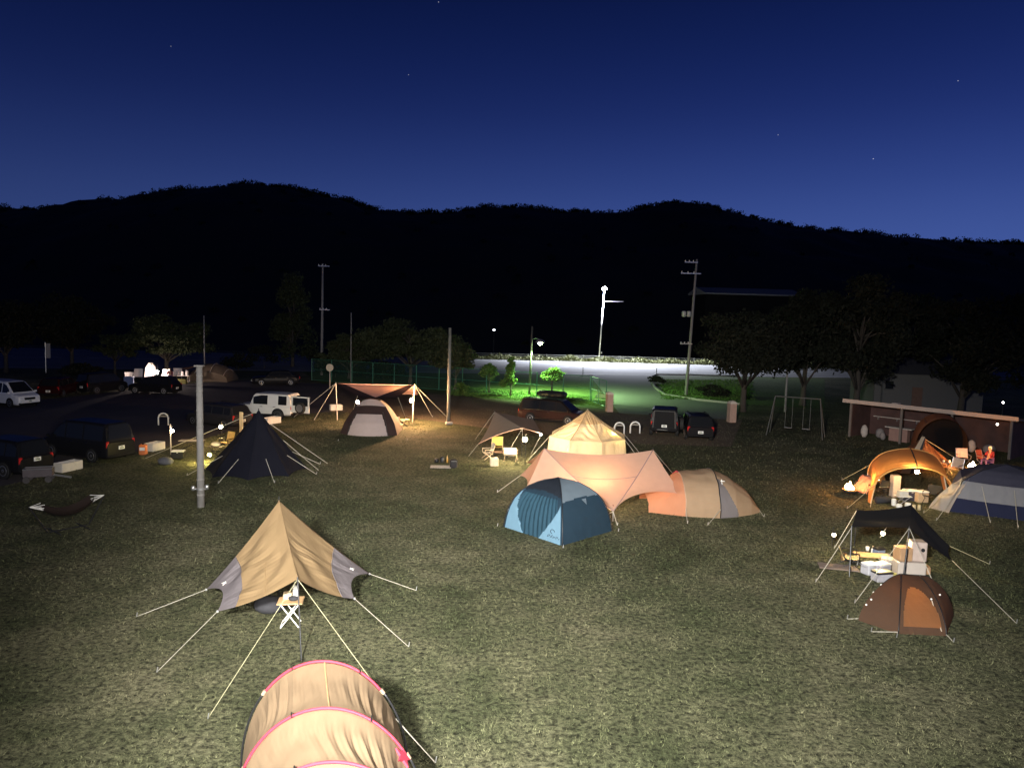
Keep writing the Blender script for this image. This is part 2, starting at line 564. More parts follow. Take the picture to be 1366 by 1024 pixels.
# ---- grass tufts in the field
def in_poly(x, y, poly):
    c = np.zeros(x.shape, bool)
    n = len(poly)
    for i in range(n):
        a, b = poly[i], poly[(i + 1) % n]
        cond = ((a.y > y) != (b.y > y))
        xi = (b.x - a.x) * (y - a.y) / (b.y - a.y + 1e-9) + a.x
        c ^= cond & (x < xi)
    return c
lotp = PX(LOT_PX)
parts_v = []
for (y0, y1, dens, hgt) in ((8.5, 20, 330, .048), (20, 36, 110, .062), (36, 62, 22, .085)):
    xm = lambda y: y * .74 + 2
    n = int((y1 - y0) * 2 * xm((y0 + y1) / 2) * dens)
    y = rng.uniform(y0, y1, n)
    x = rng.uniform(-1, 1, n) * xm(y)
    # tufts gather in patches
    keep = rng.uniform(0, 1, n) < .35 + .65 * (np.sin(x * 3.1 + np.sin(y * 2.3)) * np.sin(y * 2.7 + np.sin(x * 1.7)) > -.1)
    keep &= ~in_poly(x, y, lotp)
    x, y = x[keep], y[keep]
    n = len(x)
    a = rng.uniform(0, 2 * np.pi, n)
    h = hgt * rng.uniform(.4, 1.3, n)
    w = hgt * rng.uniform(.10, .24, n)
    lx, ly = rng.normal(size=n) * h * .8, rng.normal(size=n) * h * .8
    p0 = np.stack([x - np.cos(a) * w, y - np.sin(a) * w, np.zeros(n)], 1)
    p1 = np.stack([x + np.cos(a) * w, y + np.sin(a) * w, np.zeros(n)], 1)
    p2 = np.stack([x + lx, y + ly, h], 1)
    parts_v.append(np.stack([p0, p1, p2], 1))
tv = np.concatenate(parts_v)
n = len(tv)
me = bpy.data.meshes.new('grass')
me.vertices.add(3 * n)
me.vertices.foreach_set('co', tv.astype(np.float32).ravel())
me.loops.add(3 * n)
me.loops.foreach_set('vertex_index', np.arange(3 * n, dtype=np.int32))
me.polygons.add(n)
me.polygons.foreach_set('loop_start', np.arange(0, 3 * n, 3, dtype=np.int32))
me.polygons.foreach_set('loop_total', np.full(n, 3, dtype=np.int32))
me.update(calc_edges=True)
M_BLADE = ground_mat('grass_blade', ((.030, .032, .019), (.28, .265, .195), (.6, .68, .55), (1, .96, .92)), 5.5, 0, rough_=.78, sharp=(.38, .62), big=.15, mid=.55)
me.materials.append(M_BLADE)
go = bpy.data.objects.new('grass', me)
COL.objects.link(go)
go['kind'] = 'stuff'
tag(go, 'short worn grass of the camping field', 'grass')

# ================================================================ TREES
M_BARK = mat('bark', (.05, .042, .034), .9, var=.35, scale=5, bump=.4, bscale=20, stretch=(1, 1, .2))
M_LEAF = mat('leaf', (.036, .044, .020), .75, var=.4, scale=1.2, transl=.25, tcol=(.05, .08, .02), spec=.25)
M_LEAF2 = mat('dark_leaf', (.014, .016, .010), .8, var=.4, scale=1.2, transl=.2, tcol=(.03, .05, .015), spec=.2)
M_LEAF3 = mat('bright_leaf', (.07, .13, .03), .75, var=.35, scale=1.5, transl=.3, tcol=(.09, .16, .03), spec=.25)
def tree(name, label, base, h, rxy, trunk_h, leaf=.16, n=7000, shape='flat', m=None, cat='tree', group=None, seed=0, tr=.22, lean=0.0, gaps=.3):
    rn = np.random.default_rng(100 + seed)
    t = thing(name, label, cat, base, 0, group)
    ch = h - trunk_h
    clus = []
    K = {'tall': 40, 'flat': 44, 'cone': 30, 'ball': 16, 'bush': 12, 'spiky': 14}[shape]
    for i in range(K):
        if shape == 'cone':
            f = rn.uniform(0, 1)
            rr = rxy * (1 - f * .75) * math.sqrt(rn.uniform(.1, 1)) * .8
            z = trunk_h * .6 + f * (h - trunk_h * .6) * .92
            fl, rad = .9, rxy * .33
        elif shape == 'flat':
            rr = rxy * math.sqrt(rn.uniform(.02, 1)) * .86
            dome = 1 - (rr / rxy) ** 2
            z = trunk_h + ch * (rn.uniform(.10, .28) + rn.uniform(.0, .62) * dome)
            fl, rad = .38, rxy * rn.uniform(.18, .32)
        elif shape == 'tall':
            d = rn.normal(size=3)
            d /= np.linalg.norm(d)
            q = rn.uniform(.25, 1) ** .5
            rr = rxy * .85 * q * math.hypot(d[0], d[1])
            z = trunk_h + ch * (.47 + .42 * q * d[2])
            fl, rad = .6, rxy * rn.uniform(.20, .36)
        elif shape == 'spiky':
            f = i / K
            rr = rxy * (1 - f * .8) * rn.uniform(.2, .7)
            z = trunk_h + ch * f
            fl, rad = .9, rxy * .42 * (1 - .5 * f)
        else:
            d = rn.normal(size=3)
            d /= np.linalg.norm(d)
            rr = rxy * .62 * math.hypot(d[0], d[1])
            z = trunk_h + ch * (.5 + .33 * d[2])
            fl, rad = .8 * ch / (2 * rxy), rxy * .42
        a = rn.uniform(0, 2 * math.pi)
        clus.append((np.array([rr * math.cos(a) + lean * z, rr * math.sin(a), z]), rad, fl))
    cs = []
    for c, rad, fl in clus:
        k = n // K
        d = rn.normal(size=(k, 3))
        d /= np.linalg.norm(d, axis=1)[:, None]
        d *= (rn.uniform(.15, 1, (k, 1)) ** .5) * rad * rn.uniform(.75, 1.25, (k, 1))
        d[:, 2] *= fl
        cs.append(c + d)
    cen = np.concatenate(cs)
    cen[:, 2] = np.maximum(cen[:, 2], .05)
    quads_obj('crown', cen, leaf * rn.uniform(.6, 1.35, len(cen)), m or M_LEAF, t, rn=rn)
    tm = MB()
    top = V((lean * (trunk_h + ch * .4), 0, trunk_h + ch * .4))
    pts = [V((0, 0, -.05)), V((.03, .02, trunk_h * .35)), V((lean * trunk_h + .06, -.03, trunk_h)), top]
    tm.tube(pts, [tr * 1.35, tr, tr * .8, tr * .35], 9)
    for c, rad, fl in clus[::2] if shape in ('flat', 'cone', 'tall') else clus[::4]:
        f = rn.uniform(.55, 1.0)
        s0 = pts[1].lerp(pts[2], f) if c[2] < top.z else pts[2].lerp(top, f)
        e = V(c)
        mid = s0.lerp(e, .5) + V((0, 0, .12 * (e - s0).length))
        tm.tube([s0, mid, e], [tr * .42, tr * .26, .02], 5)
    tm.build('trunk', M_BARK, t, True)
    return t
tree('flat_crowned_tree', 'flat-crowned leafy tree behind the pink and black tent, fence beyond it', G(547, 512), 8.3, 6.0, 2.2, .17, 19000, seed=1, tr=.2)
tree('low_tree', 'low dim tree left of the flat-crowned tree, behind the round post sign', G(466, 505), 5.8, 3.8, 1.2, .16, 10000, seed=2)
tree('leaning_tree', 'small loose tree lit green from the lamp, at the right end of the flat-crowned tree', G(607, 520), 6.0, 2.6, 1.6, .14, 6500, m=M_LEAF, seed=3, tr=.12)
tree('conical_tree', 'tall dark conical tree behind the parked black saloon', G(390, 489), 12.3, 3.8, 2.2, .2, 7000, 'cone', seed=4)
tree('camp_tree', 'broad tree lit from below by the white camp lamp', G(222, 503), 8.3, 4.8, 2.2, .17, 14000, seed=5, tr=.24)
tree('camp_tree', 'small wiry tree to the left of the lamp-lit camp tree', G(153, 499), 5.2, 2.4, 1.7, .15, 2600, seed=6, tr=.13)
tree('dark_tree', 'large dark tree at the left behind the white minivan', G(96, 495), 9.5, 4.6, 2.5, .2, 9000, 'tall', m=M_LEAF2, seed=7)
tree('dark_tree', 'dark tree at the far left edge of the photo', G(8, 497), 8.0, 4.5, 2.2, .2, 8000, 'tall', m=M_LEAF2, seed=8)
gp = 'small pruned trees on the verge by the fence'
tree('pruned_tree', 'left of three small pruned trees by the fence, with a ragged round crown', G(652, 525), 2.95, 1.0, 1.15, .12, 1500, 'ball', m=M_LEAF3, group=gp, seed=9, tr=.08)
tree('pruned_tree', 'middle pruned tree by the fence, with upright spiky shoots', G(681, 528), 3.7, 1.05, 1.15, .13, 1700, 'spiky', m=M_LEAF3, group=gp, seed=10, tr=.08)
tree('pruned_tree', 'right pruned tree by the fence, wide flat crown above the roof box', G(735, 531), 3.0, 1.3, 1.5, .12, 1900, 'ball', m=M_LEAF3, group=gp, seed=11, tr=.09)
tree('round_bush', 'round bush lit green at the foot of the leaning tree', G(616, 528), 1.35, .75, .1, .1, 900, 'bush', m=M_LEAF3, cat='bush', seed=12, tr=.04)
tree('gate_tree', 'dark wide tree between the gate pillar and the swings', G(990, 549), 9.6, 4.7, 2.4, .17, 14000, 'tall', m=M_LEAF2, seed=13, tr=.26)
tree('tall_tree', 'tall dark tree with pale limbs behind the open shed', G(1140, 556), 13.0, 4.8, 2.6, .19, 15000, 'tall', m=M_LEAF2, seed=14, tr=.28)
tree('tall_tree', 'dark tree filling the gap between the gate tree and the tall pale-limbed tree', G(1070, 541), 11.5, 4.8, 2.2, .19, 13000, 'tall', m=M_LEAF2, seed=18, tr=.26)
tree('tall_tree', 'big dark tree over the right end of the shed', G(1280, 558), 11.5, 4.9, 2.0, .19, 14000, 'tall', m=M_LEAF2, seed=15, tr=.28)
tree('tall_tree', 'dark tree at the right edge of the photo', G(1390, 560), 12.0, 4.9, 2.0, .19, 11000, 'tall', m=M_LEAF2, seed=16, tr=.28)
tree('tall_tree', 'dark tree in the gap behind the white-walled house', G(1215, 535), 12.0, 4.4, 2.2, .2, 11000, 'tall', m=M_LEAF2, seed=17, tr=.26)
for i, (px, py, h, r, lab) in enumerate(((318, 494, 2.4, 2.2, 'dim bush behind the far khaki tent'), (352, 491, 3.0, 2.4, 'dim bush at the left foot of the conical tree'),
                                      (425, 497, 2.7, 2.2, 'dim bush by the foot of the left power pole'), (110, 503, 1.5, 2.2, 'low bush behind the dark cars at the left'),
                                      (447, 503, 2.6, 2.4, 'dim bush behind the fence left of the thin bare pole'), (489, 505, 2.3, 2.4, 'dim bush behind the fence right of the thin bare pole'),
                                      (520, 508, 2.4, 2.2, 'dim bush behind the fence left of the flat-crowned trunk'), (952, 530, 1.3, 1.7, 'low bush on the grass island right of the power pole'), (876, 512, .9, 1.1, 'small bush at the tip of the grass island'))):
    tree('bush', lab, G(px, py), h, r, .1, .15, 1300, 'bush', m=M_LEAF2, cat='bush', group='bushes round the field edge', seed=30 + i, tr=.05)
cs, ss = [], []
for i in range(2600):
    t = rng.uniform(-.25, 1.15)
    p = ROADF(t) + V((0, 1, 0)) * rng.uniform(.4, 2.6)
    k = 6
    hh = rng.uniform(.25, .75) * (1 + .4 * math.sin(t * 60))
    cs.append(np.array([p.x, p.y, 0]) + rng.normal(size=(k, 3)) * np.array([.25, .25, 0]) + np.stack([np.zeros(k), np.zeros(k), rng.uniform(.05, hh, k)], 1))
    ss.append(rng.uniform(.1, .22, k))
wo = quads_obj('roadside_weeds', np.concatenate(cs), np.concatenate(ss), M_HEDGE)
wo['kind'] = 'stuff'
tag(wo, 'pale weeds along the far edge of the main road', 'weeds')
cs, ss = [], []
for i in range(5200):
    u, v = rng.uniform(0, 1), rng.uniform(0, 1)
    p = G(lerp(600, 812, u), lerp(527, 543, u) - v * 12)
    k = 4
    cs.append(np.array([p.x, p.y, 0]) + rng.normal(size=(k, 3)) * np.array([.2, .2, 0]) + np.stack([np.zeros(k), np.zeros(k), rng.uniform(.01, .10, k)], 1))
    ss.append(rng.uniform(.04, .09, k))
for i in range(2500):
    p = G(rng.uniform(885, 1000), rng.uniform(507, 533))
    k = 4
    cs.append(np.array([p.x, p.y, 0]) + rng.normal(size=(k, 3)) * np.array([.3, .3, 0]) + np.stack([np.zeros(k), np.zeros(k), rng.uniform(.01, .14, k)], 1))
    ss.append(rng.uniform(.06, .13, k))
vo = quads_obj('verge_grass', np.concatenate(cs), np.concatenate(ss), M_LEAF3)
vo['kind'] = 'stuff'
tag(vo, 'longer grass on the verge below the fence', 'grass')

# ================================================================ POLES, LAMPS, FENCE, GATE
def ring(mb, z, r, n=14):
    mb.lathe([(r, z - .03), (r, z + .03)], n=n)
t = thing('lamp_post', 'weathered concrete post with clamped fittings near its foot, by the black cone tent', 'post', G(268, 676))
pm = MB().tube([(0, 0, 0), (0, 0, 5.55)], [.145, .115], 14)
for z in (.5, 1.1, 3.2, 4.6, 5.2):
    ring(pm, z, .152 - z * .005)
pm.build('shaft', M_CONC, t, True)
MB().box((0, 0, 5.58), (.34, .30, .06), .12, .01).build('top_plate', M_CONC, t)
for sx in (-1, 1):
    fm = MB().tube([(sx * .13, -.03, .72), (sx * .26, -.05, .74)], .03, 6)
    fm.lathe([(.02, .0), (.075, .03), (.085, .16), (.05, .2)], (sx * .27, -.06, .66 if sx < 0 else .72), 10)
    fm.build('fitting', M_STEEL, t, True)
MB().lathe([(.16, .70), (.16, .78)]).build('clamp', M_STEEL, t)
t = thing('lamp_post', 'plain tall dark post on the dirt right of the pink and black tent', 'post', G(598, 566))
pm = MB().tube([(0, 0, 0), (0, 0, 6.75)], [.13, .10], 12)
for z in (1.5, 3.0, 5.2):
    ring(pm, z, .135)
pm.build('shaft', mat('dark_post', (.10, .10, .09), .7, var=.2), t, True)
MB().box((.05, -.1, .12), (.5, .4, .22), .3, .06).build('foot_block', M_CONC, t)
def power_pole(label, base, h, lean, arms, cans=0):
    t = thing('power_pole', label, 'power pole', base, 0, 'power poles beyond the field')
    MB().tube([(0, 0, -.05), (lean, 0, h)], [.17, .10], 10).build('shaft', M_CONC, t, True)
    for z, x0, x1 in arms:
        c = lean * z / h
        a = MB().box((c + (x0 + x1) / 2, -.1, z), (x1 - x0, .09, .1))
        o = a.build('crossarm', M_STEEL, t)
        for k in range(3):
            MB().lathe([(.03, 0), (.05, .05), (.05, .12), (.02, .16)], (c + lerp(x0, x1, .05 + .3 * k), -.1, z + .05), 8).build('insulator', M_WHITE, o)
    for k in range(cans):
        z = h * .58
        MB().lathe([(.02, 0), (.21, .02), (.22, .5), (.17, .56), (.05, .6)], (lean * .58 - .38 - k * .5, -.15, z), 14).build('transformer', mat('pale_grey_metal', (.42, .42, .40), .5, .2), t, True)
power_pole('power pole with a double top crossarm and two grey transformers, right of the lit road', G(915, 527), 13.6, .45, [(13.3, -1.2, .1), (12.2, -1.5, .5), (5.2, -1.0, .2)], 2)
power_pole('dim power pole beside the conical tree', G(429, 500), 12.9, .1, [(12.6, -.5, .8), (7.6, -.3, .9)])
def plain_pole(label, base, h, r=.07, m=None):
    t = thing('pole', label, 'pole', base, 0, 'plain poles')
    MB().tube([(0, 0, 0), (0, 0, h)], [r, r * .8], 9).build('shaft', m or M_CONC, t, True)
    MB().lathe([(r * .9, h), (r * 1.1, h + .03), (.01, h + .12)], n=9).build('cap', M_STEEL, t)
plain_pole('thin bare pole standing in front of the low dim tree', G(468, 509), 7.3)
plain_pole('thin bare pole beside the far khaki tent', G(273, 506), 6.6)
plain_pole('grey steel pole rising behind the swing frame', G(1047, 549), 4.5, .1)

def bulb(name, parent, c, r, col, strength, sq=(1, 1, 1)):
    return MB().ball(c, r, 8, sq).build(name, emit('light_%s_%d' % (name, len(MATS)), col, strength), parent, True)

t = thing('street_lamp', 'tall white road lamp shining at the far edge of the lit road', 'street lamp', G(799, 479))
b = t.location
PH = 12.5
MB().tube([(0, 0, 0), (.5, 0, PH)], [.13, .08], 10).build('pole', mat('galvanised_pole', (.55, .56, .58), .4, .3), t, True)
MB().box((.5, -.12, PH + .18), (.5, .8, .16), 0, .05).build('lamp_head', M_WHITE, t)
bulb('bulb', t, (.5, -.25, PH - .22), .42, (.82, .90, 1.0), 260, (1.0, 1.2, .55))
LEDP = b + V((.5, -.3, PH - .6))
LED = spot(LEDP, LEDP + V((1.0, -1.6, -12)), 195000, (.84, .88, 1.0), 145, .45, .25)
MB().tube([(.4, 0, 10.1), (3.9, 0, 10.15)], .04, 6).build('sign_arm', M_DARKPOLE, t)
MB().tube([(.4, -.08, 1.0), (.4, -.08, 1.3)], .1, 6).build('access_panel', M_STEEL, t)

t = thing('street_lamp', 'dark pole with a glowing greenish lamp, standing behind the fence', 'street lamp', G(706, 527))
MB().tube([(0, 0, 0), (.1, 0, 6.6)], [.12, .09], 10).build('pole', mat('dark_pole', (.05, .05, .045), .6, var=.2), t, True)
MB().tube([(.08, 0, 5.35), (.5, -.1, 5.5), (.9, -.2, 5.35)], .03, 6).build('bracket', M_STEEL, t)
MB().lathe([(.46, 0), (.40, .12), (.22, .26), (.05, .32), (.04, .30), (.20, .24), (.38, .10), (.44, 0)], (.9, -.2, 5.10), 16).build('lamp_shade', M_STEEL, t, True)
bulb('bulb', t, (.9, -.2, 5.07), .22, (.70, 1.0, .45), 160)
GP = t.location + V((.9, -.2, 4.8))
GLAMP = spot(GP, GP + V((1.4, .7, -5)), 29000, (.55, 1.0, .38), 150, .7, .2)

# green mesh fence
def net_mat():
    m = bpy.data.materials.new('green_wire_mesh')
    m.use_nodes = True
    tt = m.node_tree
    b = tt.nodes['Principled BSDF']
    o = tt.nodes['Material Output']
    b.inputs['Base Color'].default_value = (.05, .16, .10, 1)
    b.inputs['Roughness'].default_value = .6
    tc = nn(tt, 'ShaderNodeTexCoord')
    nz = nn(tt, 'ShaderNodeTexNoise')
    nz.inputs['Scale'].default_value = 9
    tt.links.new(tc.outputs['Object'], nz.inputs['Vector'])
    mr = nn(tt, 'ShaderNodeMapRange')
    mr.inputs['To Min'].default_value, mr.inputs['To Max'].default_value = .05, .14
    tt.links.new(nz.outputs['Fac'], mr.inputs['Value'])
    tp = nn(tt, 'ShaderNodeBsdfTransparent')
    ms = nn(tt, 'ShaderNodeMixShader')
    tt.links.new(mr.outputs[0], ms.inputs[0])
    tt.links.new(tp.outputs[0], ms.inputs[1])
    tt.links.new(b.outputs[0], ms.inputs[2])
    tt.links.new(ms.outputs[0], o.inputs['Surface'])
    return m
M_NET = net_mat()
M_GREEN = mat('green_paint', (.03, .13, .08), .5, var=.2)
FA, FB = G(416, 507), G(787, 535.5)
t = thing('mesh_fence', 'green wire mesh fence running behind the pruned trees', 'fence', FA)
rel = FB - FA
NP = 13
for i in range(NP):
    p = rel * (i / (NP - 1))
    MB().tube([p, p + V((0, 0, 2.35))], .045, 8).build('post', M_GREEN, t)
MB().add([V((0, 0, .05)), rel + V((0, 0, .05)), rel + V((0, 0, 2.3)), V((0, 0, 2.3))], [(0, 1, 2, 3)]).build('mesh_panel', M_NET, t)
for z in (.06, 1.2, 2.32):
    MB().tube([V((0, -.03, z)), rel + V((0, -.03, z))], .022, 6).build('rail', M_GREEN, t)
GA, GB = G(789, 536), G(808, 544)
t = thing('mesh_gate', 'open green mesh gate leaf hinged at the end of the fence', 'gate', GA)
r2 = GB - GA
fr = MB()
for a, b2 in (((0, 0, .1), (0, 0, 2.3)), ((r2.x, r2.y, .1), (r2.x, r2.y, 2.3)), ((0, 0, 2.3), (r2.x, r2.y, 2.3)), ((0, 0, .1), (r2.x, r2.y, .1)),
              ((0, 0, 1.2), (r2.x, r2.y, 1.2)), ((r2.x * .5, r2.y * .5, .1), (r2.x * .5, r2.y * .5, 2.3))):
    fr.tube([a, b2], .035, 6)
fr.build('gate_frame', M_GREEN, t)
MB().add([V((0, .02, .1)), r2 + V((0, .02, .1)), r2 + V((0, .02, 2.3)), V((0, .02, 2.3))], [(0, 1, 2, 3)]).build('mesh_panel', M_NET, t)
t = thing('small_bench', 'pale green slatted bench tilted on the grass in front of the mesh gate', 'bench', G(802, 539), R(-25))
for k in range(3):
    MB().box((0, -.25 + .16 * k, .42), (1.25, .12, .04), 0, .01).build('seat_slat', mat('pale_green_paint', (.35, .45, .25), .6), t)
for k in range(2):
    MB().box((0, .28, .6 + .18 * k), (1.25, .04, .12), 0, .01).build('back_slat', MATS['pale_green_paint'], t)
for sx in (-.55, .55):
    MB().tube([(sx, -.25, 0), (sx, -.25, .4), (sx, .2, .4), (sx, .3, .85)], .025, 6).build('leg', M_GREEN, t)
    MB().tube([(sx, .2, .4), (sx, .3, 0)], .025, 6).build('leg', M_GREEN, t)
M_PILLAR = mat('pinkish_stone', (.36, .24, .19), .85, var=.2, scale=5, bump=.3, bscale=25)
for px, py, lab, s in ((812.5, 549, 'stone gate pillar with a pale cap, beside the mesh gate', .52), (975.5, 563, 'stone gate pillar in front of the dark gate tree', .54)):
    t = thing('gate_pillar', lab, 'gate pillar', G(px, py), R(12), 'gate pillars')
    MB().box((0, 0, .72), (s, s, 1.44), 0, .02).build('shaft', M_PILLAR, t)
    MB().lathe([(s * .70, 1.44), (s * .70, 1.52), (s * .45, 1.62), (.02, 1.68)], n=4, M=Matrix.Rotation(R(45), 3, 'Z')).build('cap', mat('pale_stone', (.5, .45, .38), .8), t)
# guard rail beyond the road
t = thing('guard_rail', 'long low guard rail along the far side of the main road', 'guard rail', ROADF(-.3) + V((0, 3, 0)))
o0 = t.location
p, q = V((0, 0, 0)), ROADF(1.7) + V((0, 3, 0)) - o0
for i in range(36):
    c = p.lerp(q, i / 35)
    MB().tube([c, c + V((0, 0, .95))], .06, 6).build('post', M_STEEL, t)
for z in (.55, .85):
    MB().tube([p + V((0, -.06, z)), q + V((0, -.06, z))], .05, 6).build('rail', M_STEEL, t)
for tt_, lab in ((.065, 'slim grey road marker post left of the lit road'), (.36, 'slim grey road marker post near the middle of the lit road'), (.58, 'slim road marker post before the bend of the gate road')):
    t = thing('marker_post', lab, 'marker post', ROADN(tt_) + V((0, -1, 0)), 0, 'road marker posts')
    MB().lathe([(.05, 0), (.05, 1.0), (.02, 1.05)], n=8).build('stem', mat('grey_plastic', (.2, .2, .2), .6), t)
    MB().lathe([(.055, .8), (.055, .9)], n=8).build('reflector', M_WHITE, t)
t = thing('round_sign', 'small round sign on a short post, behind the pink and black tent', 'sign', G(440, 517))
MB().tube([(0, 0, 0), (0, 0, 1.75)], .05, 8).build('post', mat('pale_post', (.6, .5, .4), .7), t)
MB().lathe([(.02, -.02), (.37, -.02), (.37, .02), (.02, .02)], (0, -.06, 2.0), 20, Matrix.Rotation(R(90), 3, 'X')).build('disc', mat('cream_paint', (.7, .55, .38), .6), t)
t = thing('white_banner', 'narrow white upright banner in the dark behind the white minivan', 'banner', G(65, 497))
MB().tube([(-.3, 0, 0), (-.3, 0, 3.3)], .03, 6).build('pole', M_STEEL, t)
MB().box((0, 0, 2.4), (.5, .02, 1.6), 0, 0).build('cloth', mat('grey_banner', (.30, .30, .29), .8), t)

# swing frame
SA, SB = G(1022, 580), G(1097, 587)
ang = math.atan2(SB.y - SA.y, SB.x - SA.x)
SL = (SB - SA).length
t = thing('swing_set', 'pale steel swing frame with two hanging seats', 'swing', SA, ang)
M_PALE = mat('pale_steel', (.07, .073, .07), .5, .2)
for x in (0, SL):
    s = -.35 if x else .35
    for y in (0, 1.5):
        MB().tube([(x, y, 0), (x + s, .75, 2.65)], .04, 8).build('leg', M_PALE, t)
MB().tube([(.35, .75, 2.65), (SL - .35, .75, 2.65)], .045, 8).build('top_bar', M_PALE, t)
for x in (SL * .36, SL * .68):
    o = MB().box((x, .75, .55), (.5, .2, .04), 0, .01).build('seat', mat('grey_rubber', (.2, .2, .2), .7), t)
    for s in (-.22, .22):
        MB().tube([(x + s, .75, .56), (x + s, .75, 2.62)], .014, 5).build('chain', M_PALE, o)

# arched barriers
def bend_rail():
    a = [V((-.32, 0, 0)), V((-.32, 0, .5)), V((-.27, 0, .66)), V((-.14, 0, .76)), V((0, 0, .79)), V((.14, 0, .76)), V((.27, 0, .66)), V((.32, 0, .5)), V((.32, 0, 0))]
    return a
first = None
for px, py, lab in ((218, 567, 'white arched barrier on the car park edge by the lantern stand'), (826, 579, 'white arched barrier half hidden by the right shoulder of the glowing tent'),
                    (847, 578, 'white arched barrier standing clear to the right of the glowing tent')):
    if first is None:
        first = thing('arched_barrier', lab, 'barrier', G(px, py), 0, 'white arched barriers')
        MB().tube(bend_rail(), .052, 8).build('hoop', M_WHITE, first, True)
        MB().box((0, 0, .60), (.5, .03, .10)).build('plate', mat('dull_plate', (.25, .22, .18), .7), first)
    else:
        copy_thing(first, G(px, py), 0, lab)
# planters
def trough(label, a, b, h=.42, w=.5, m=None):
    A, B = G(*a), G(*b)
    d = B - A
    L = d.length
    t = thing('planter', label, 'planter', (A + B) / 2, math.atan2(d.y, d.x), 'white planters along the car park edge')
    mb = MB()
    th = .05
    mb.box((0, -w / 2, h / 2), (L, th, h), 0, .01).box((0, w / 2, h / 2), (L, th, h), 0, .01)
    mb.box((-L / 2 + th / 2, 0, h / 2), (th, w - th - .002, h - .004), 0, .01).box((L / 2 - th / 2, 0, h / 2), (th, w - th - .002, h - .004), 0, .01)
    mb.build('trough', m or mat('white_concrete', (.58, .54, .48), .8, var=.15), t)
    MB().box((0, 0, h * .35), (L - .12, w - .07, .5 * h)).build('soil', mat('soil', (.04, .03, .022), .95), t)
    return t
trough('white planter beside the black van at the left', (77, 630), (105, 624))
trough('white planter next to the orange can', (198, 602), (215, 598))
trough('white planter in front of the white off-roader', (353, 566), (371, 563))
trough('white planter left of the pink and black tent', (440, 547), (456, 546.5))
t = thing('orange_can', 'small orange can with white panels at the end of a white planter', 'can', G(191, 606), R(10))
MB().box((0, 0, .27), (.36, .34, .54), 0, .04).build('body', mat('orange_paint', (.55, .16, .05), .5), t)
MB().box((0, -.172, .32), (.26, .012, .16)).build('label_panel', M_WHITE, t)
MB().lathe([(.05, .54), (.05, .6), (.03, .62)], n=10).build('cap', M_BLACK, t)

# ================================================================ BUILDINGS
SL_, SR_ = G(1132, 582), G(1347, 613)
d = SR_ - SL_
ang = math.atan2(d.y, d.x)
L = d.length
t = thing('open_shed', 'long open-fronted shed with a pale roof edge, behind the orange shelters', 'shed', SL_, ang)
M_SHEDW = mat('shed_boards', (.060, .030, .028), .8, var=.7, scale=1.6, bump=.2, stretch=(8, 8, .5))
M_FASC = mat('pale_fascia', (.36, .30, .27), .7, var=.12)
MB().box((L / 2, 2.9, 1.1), (L, .1, 2.2)).build('back_wall', M_SHEDW, t)
for x in (.05, L - .05):
    MB().box((x, 1.5, 1.1), (.08, 2.7, 2.2)).build('side_wall', M_SHEDW, t)
for x in (.05, L * .35, L * .66, L - .05):
    MB().box((x, 0, 1.22), (.14, .14, 2.44), 0, .01).build('post', mat('post_paint', (.13, .11, .10), .7), t)
rm = MB().prism([(-.35, -.35, 2.42), (-.35, -.35, 2.50), (-.35, 3.4, 1.98), (-.35, 3.4, 1.90)], (L + .75, 0, 0))
rm.build('roof', mat('shed_roof', (.12, .11, .11), .7, bump=.2, stretch=(8, .2, 1)), t)
MB().box((L / 2, -.40, 2.49), (L + .78, .05, .26), 0, .01).build('fascia', M_FASC, t)
MB().box((L * .30, .2, 2.55), (.45, .4, .2), 0, .03).build('roof_box', M_FASC, t)
def simple_box(name, label, cat, loc, size, m, rz=0, group=None, lid=None, bev=.02, handle=False):
    t = thing(name, label, cat, loc, rz, group)
    w, dd, h = size
    MB().box((0, 0, h / 2), size, 0, bev).build('body', m, t)
    if lid:
        MB().box((0, 0, h + .035), (w + .03, dd + .03, .07), 0, .025).build('lid', lid, t)
    if handle:
        MB().tube([(-w * .3, -dd / 2, h * .8), (-w * .3, -dd / 2 - .05, h * .85), (w * .3, -dd / 2 - .05, h * .85), (w * .3, -dd / 2, h * .8)], .012, 5).build('handle', M_STEEL, t)
    return t
def shed_pt(x, y, z=0):
    return SL_ + V((math.cos(ang) * x - math.sin(ang) * y, math.sin(ang) * x + math.cos(ang) * y, z))
M_PALEW = mat('pale_board', (.42, .37, .34), .7, var=.15)
t = thing('wash_counter', 'pale counter standing in the left half of the open shed', 'counter', shed_pt(3.0, .9), ang)
MB().box((0, 0, .45), (1.2, .5, .86), 0, .02).build('front_panel', mat('dull_red_board', (.25, .15, .13), .7), t)
MB().box((0, 0, .92), (1.75, .62, .07), 0, .015).build('worktop', M_PALEW, t)
t = thing('notice_shelf', 'pale shelf on the back wall of the open shed', 'shelf', shed_pt(2.0, 2.75, 1.3), ang)
MB().box((0, 0, .0), (3.2, .22, .05)).build('board', M_PALEW, t)
for x in (-1.3, 0, 1.3):
    MB().box((x, .03, -.12), (.04, .16, .18)).build('bracket', M_STEEL, t)
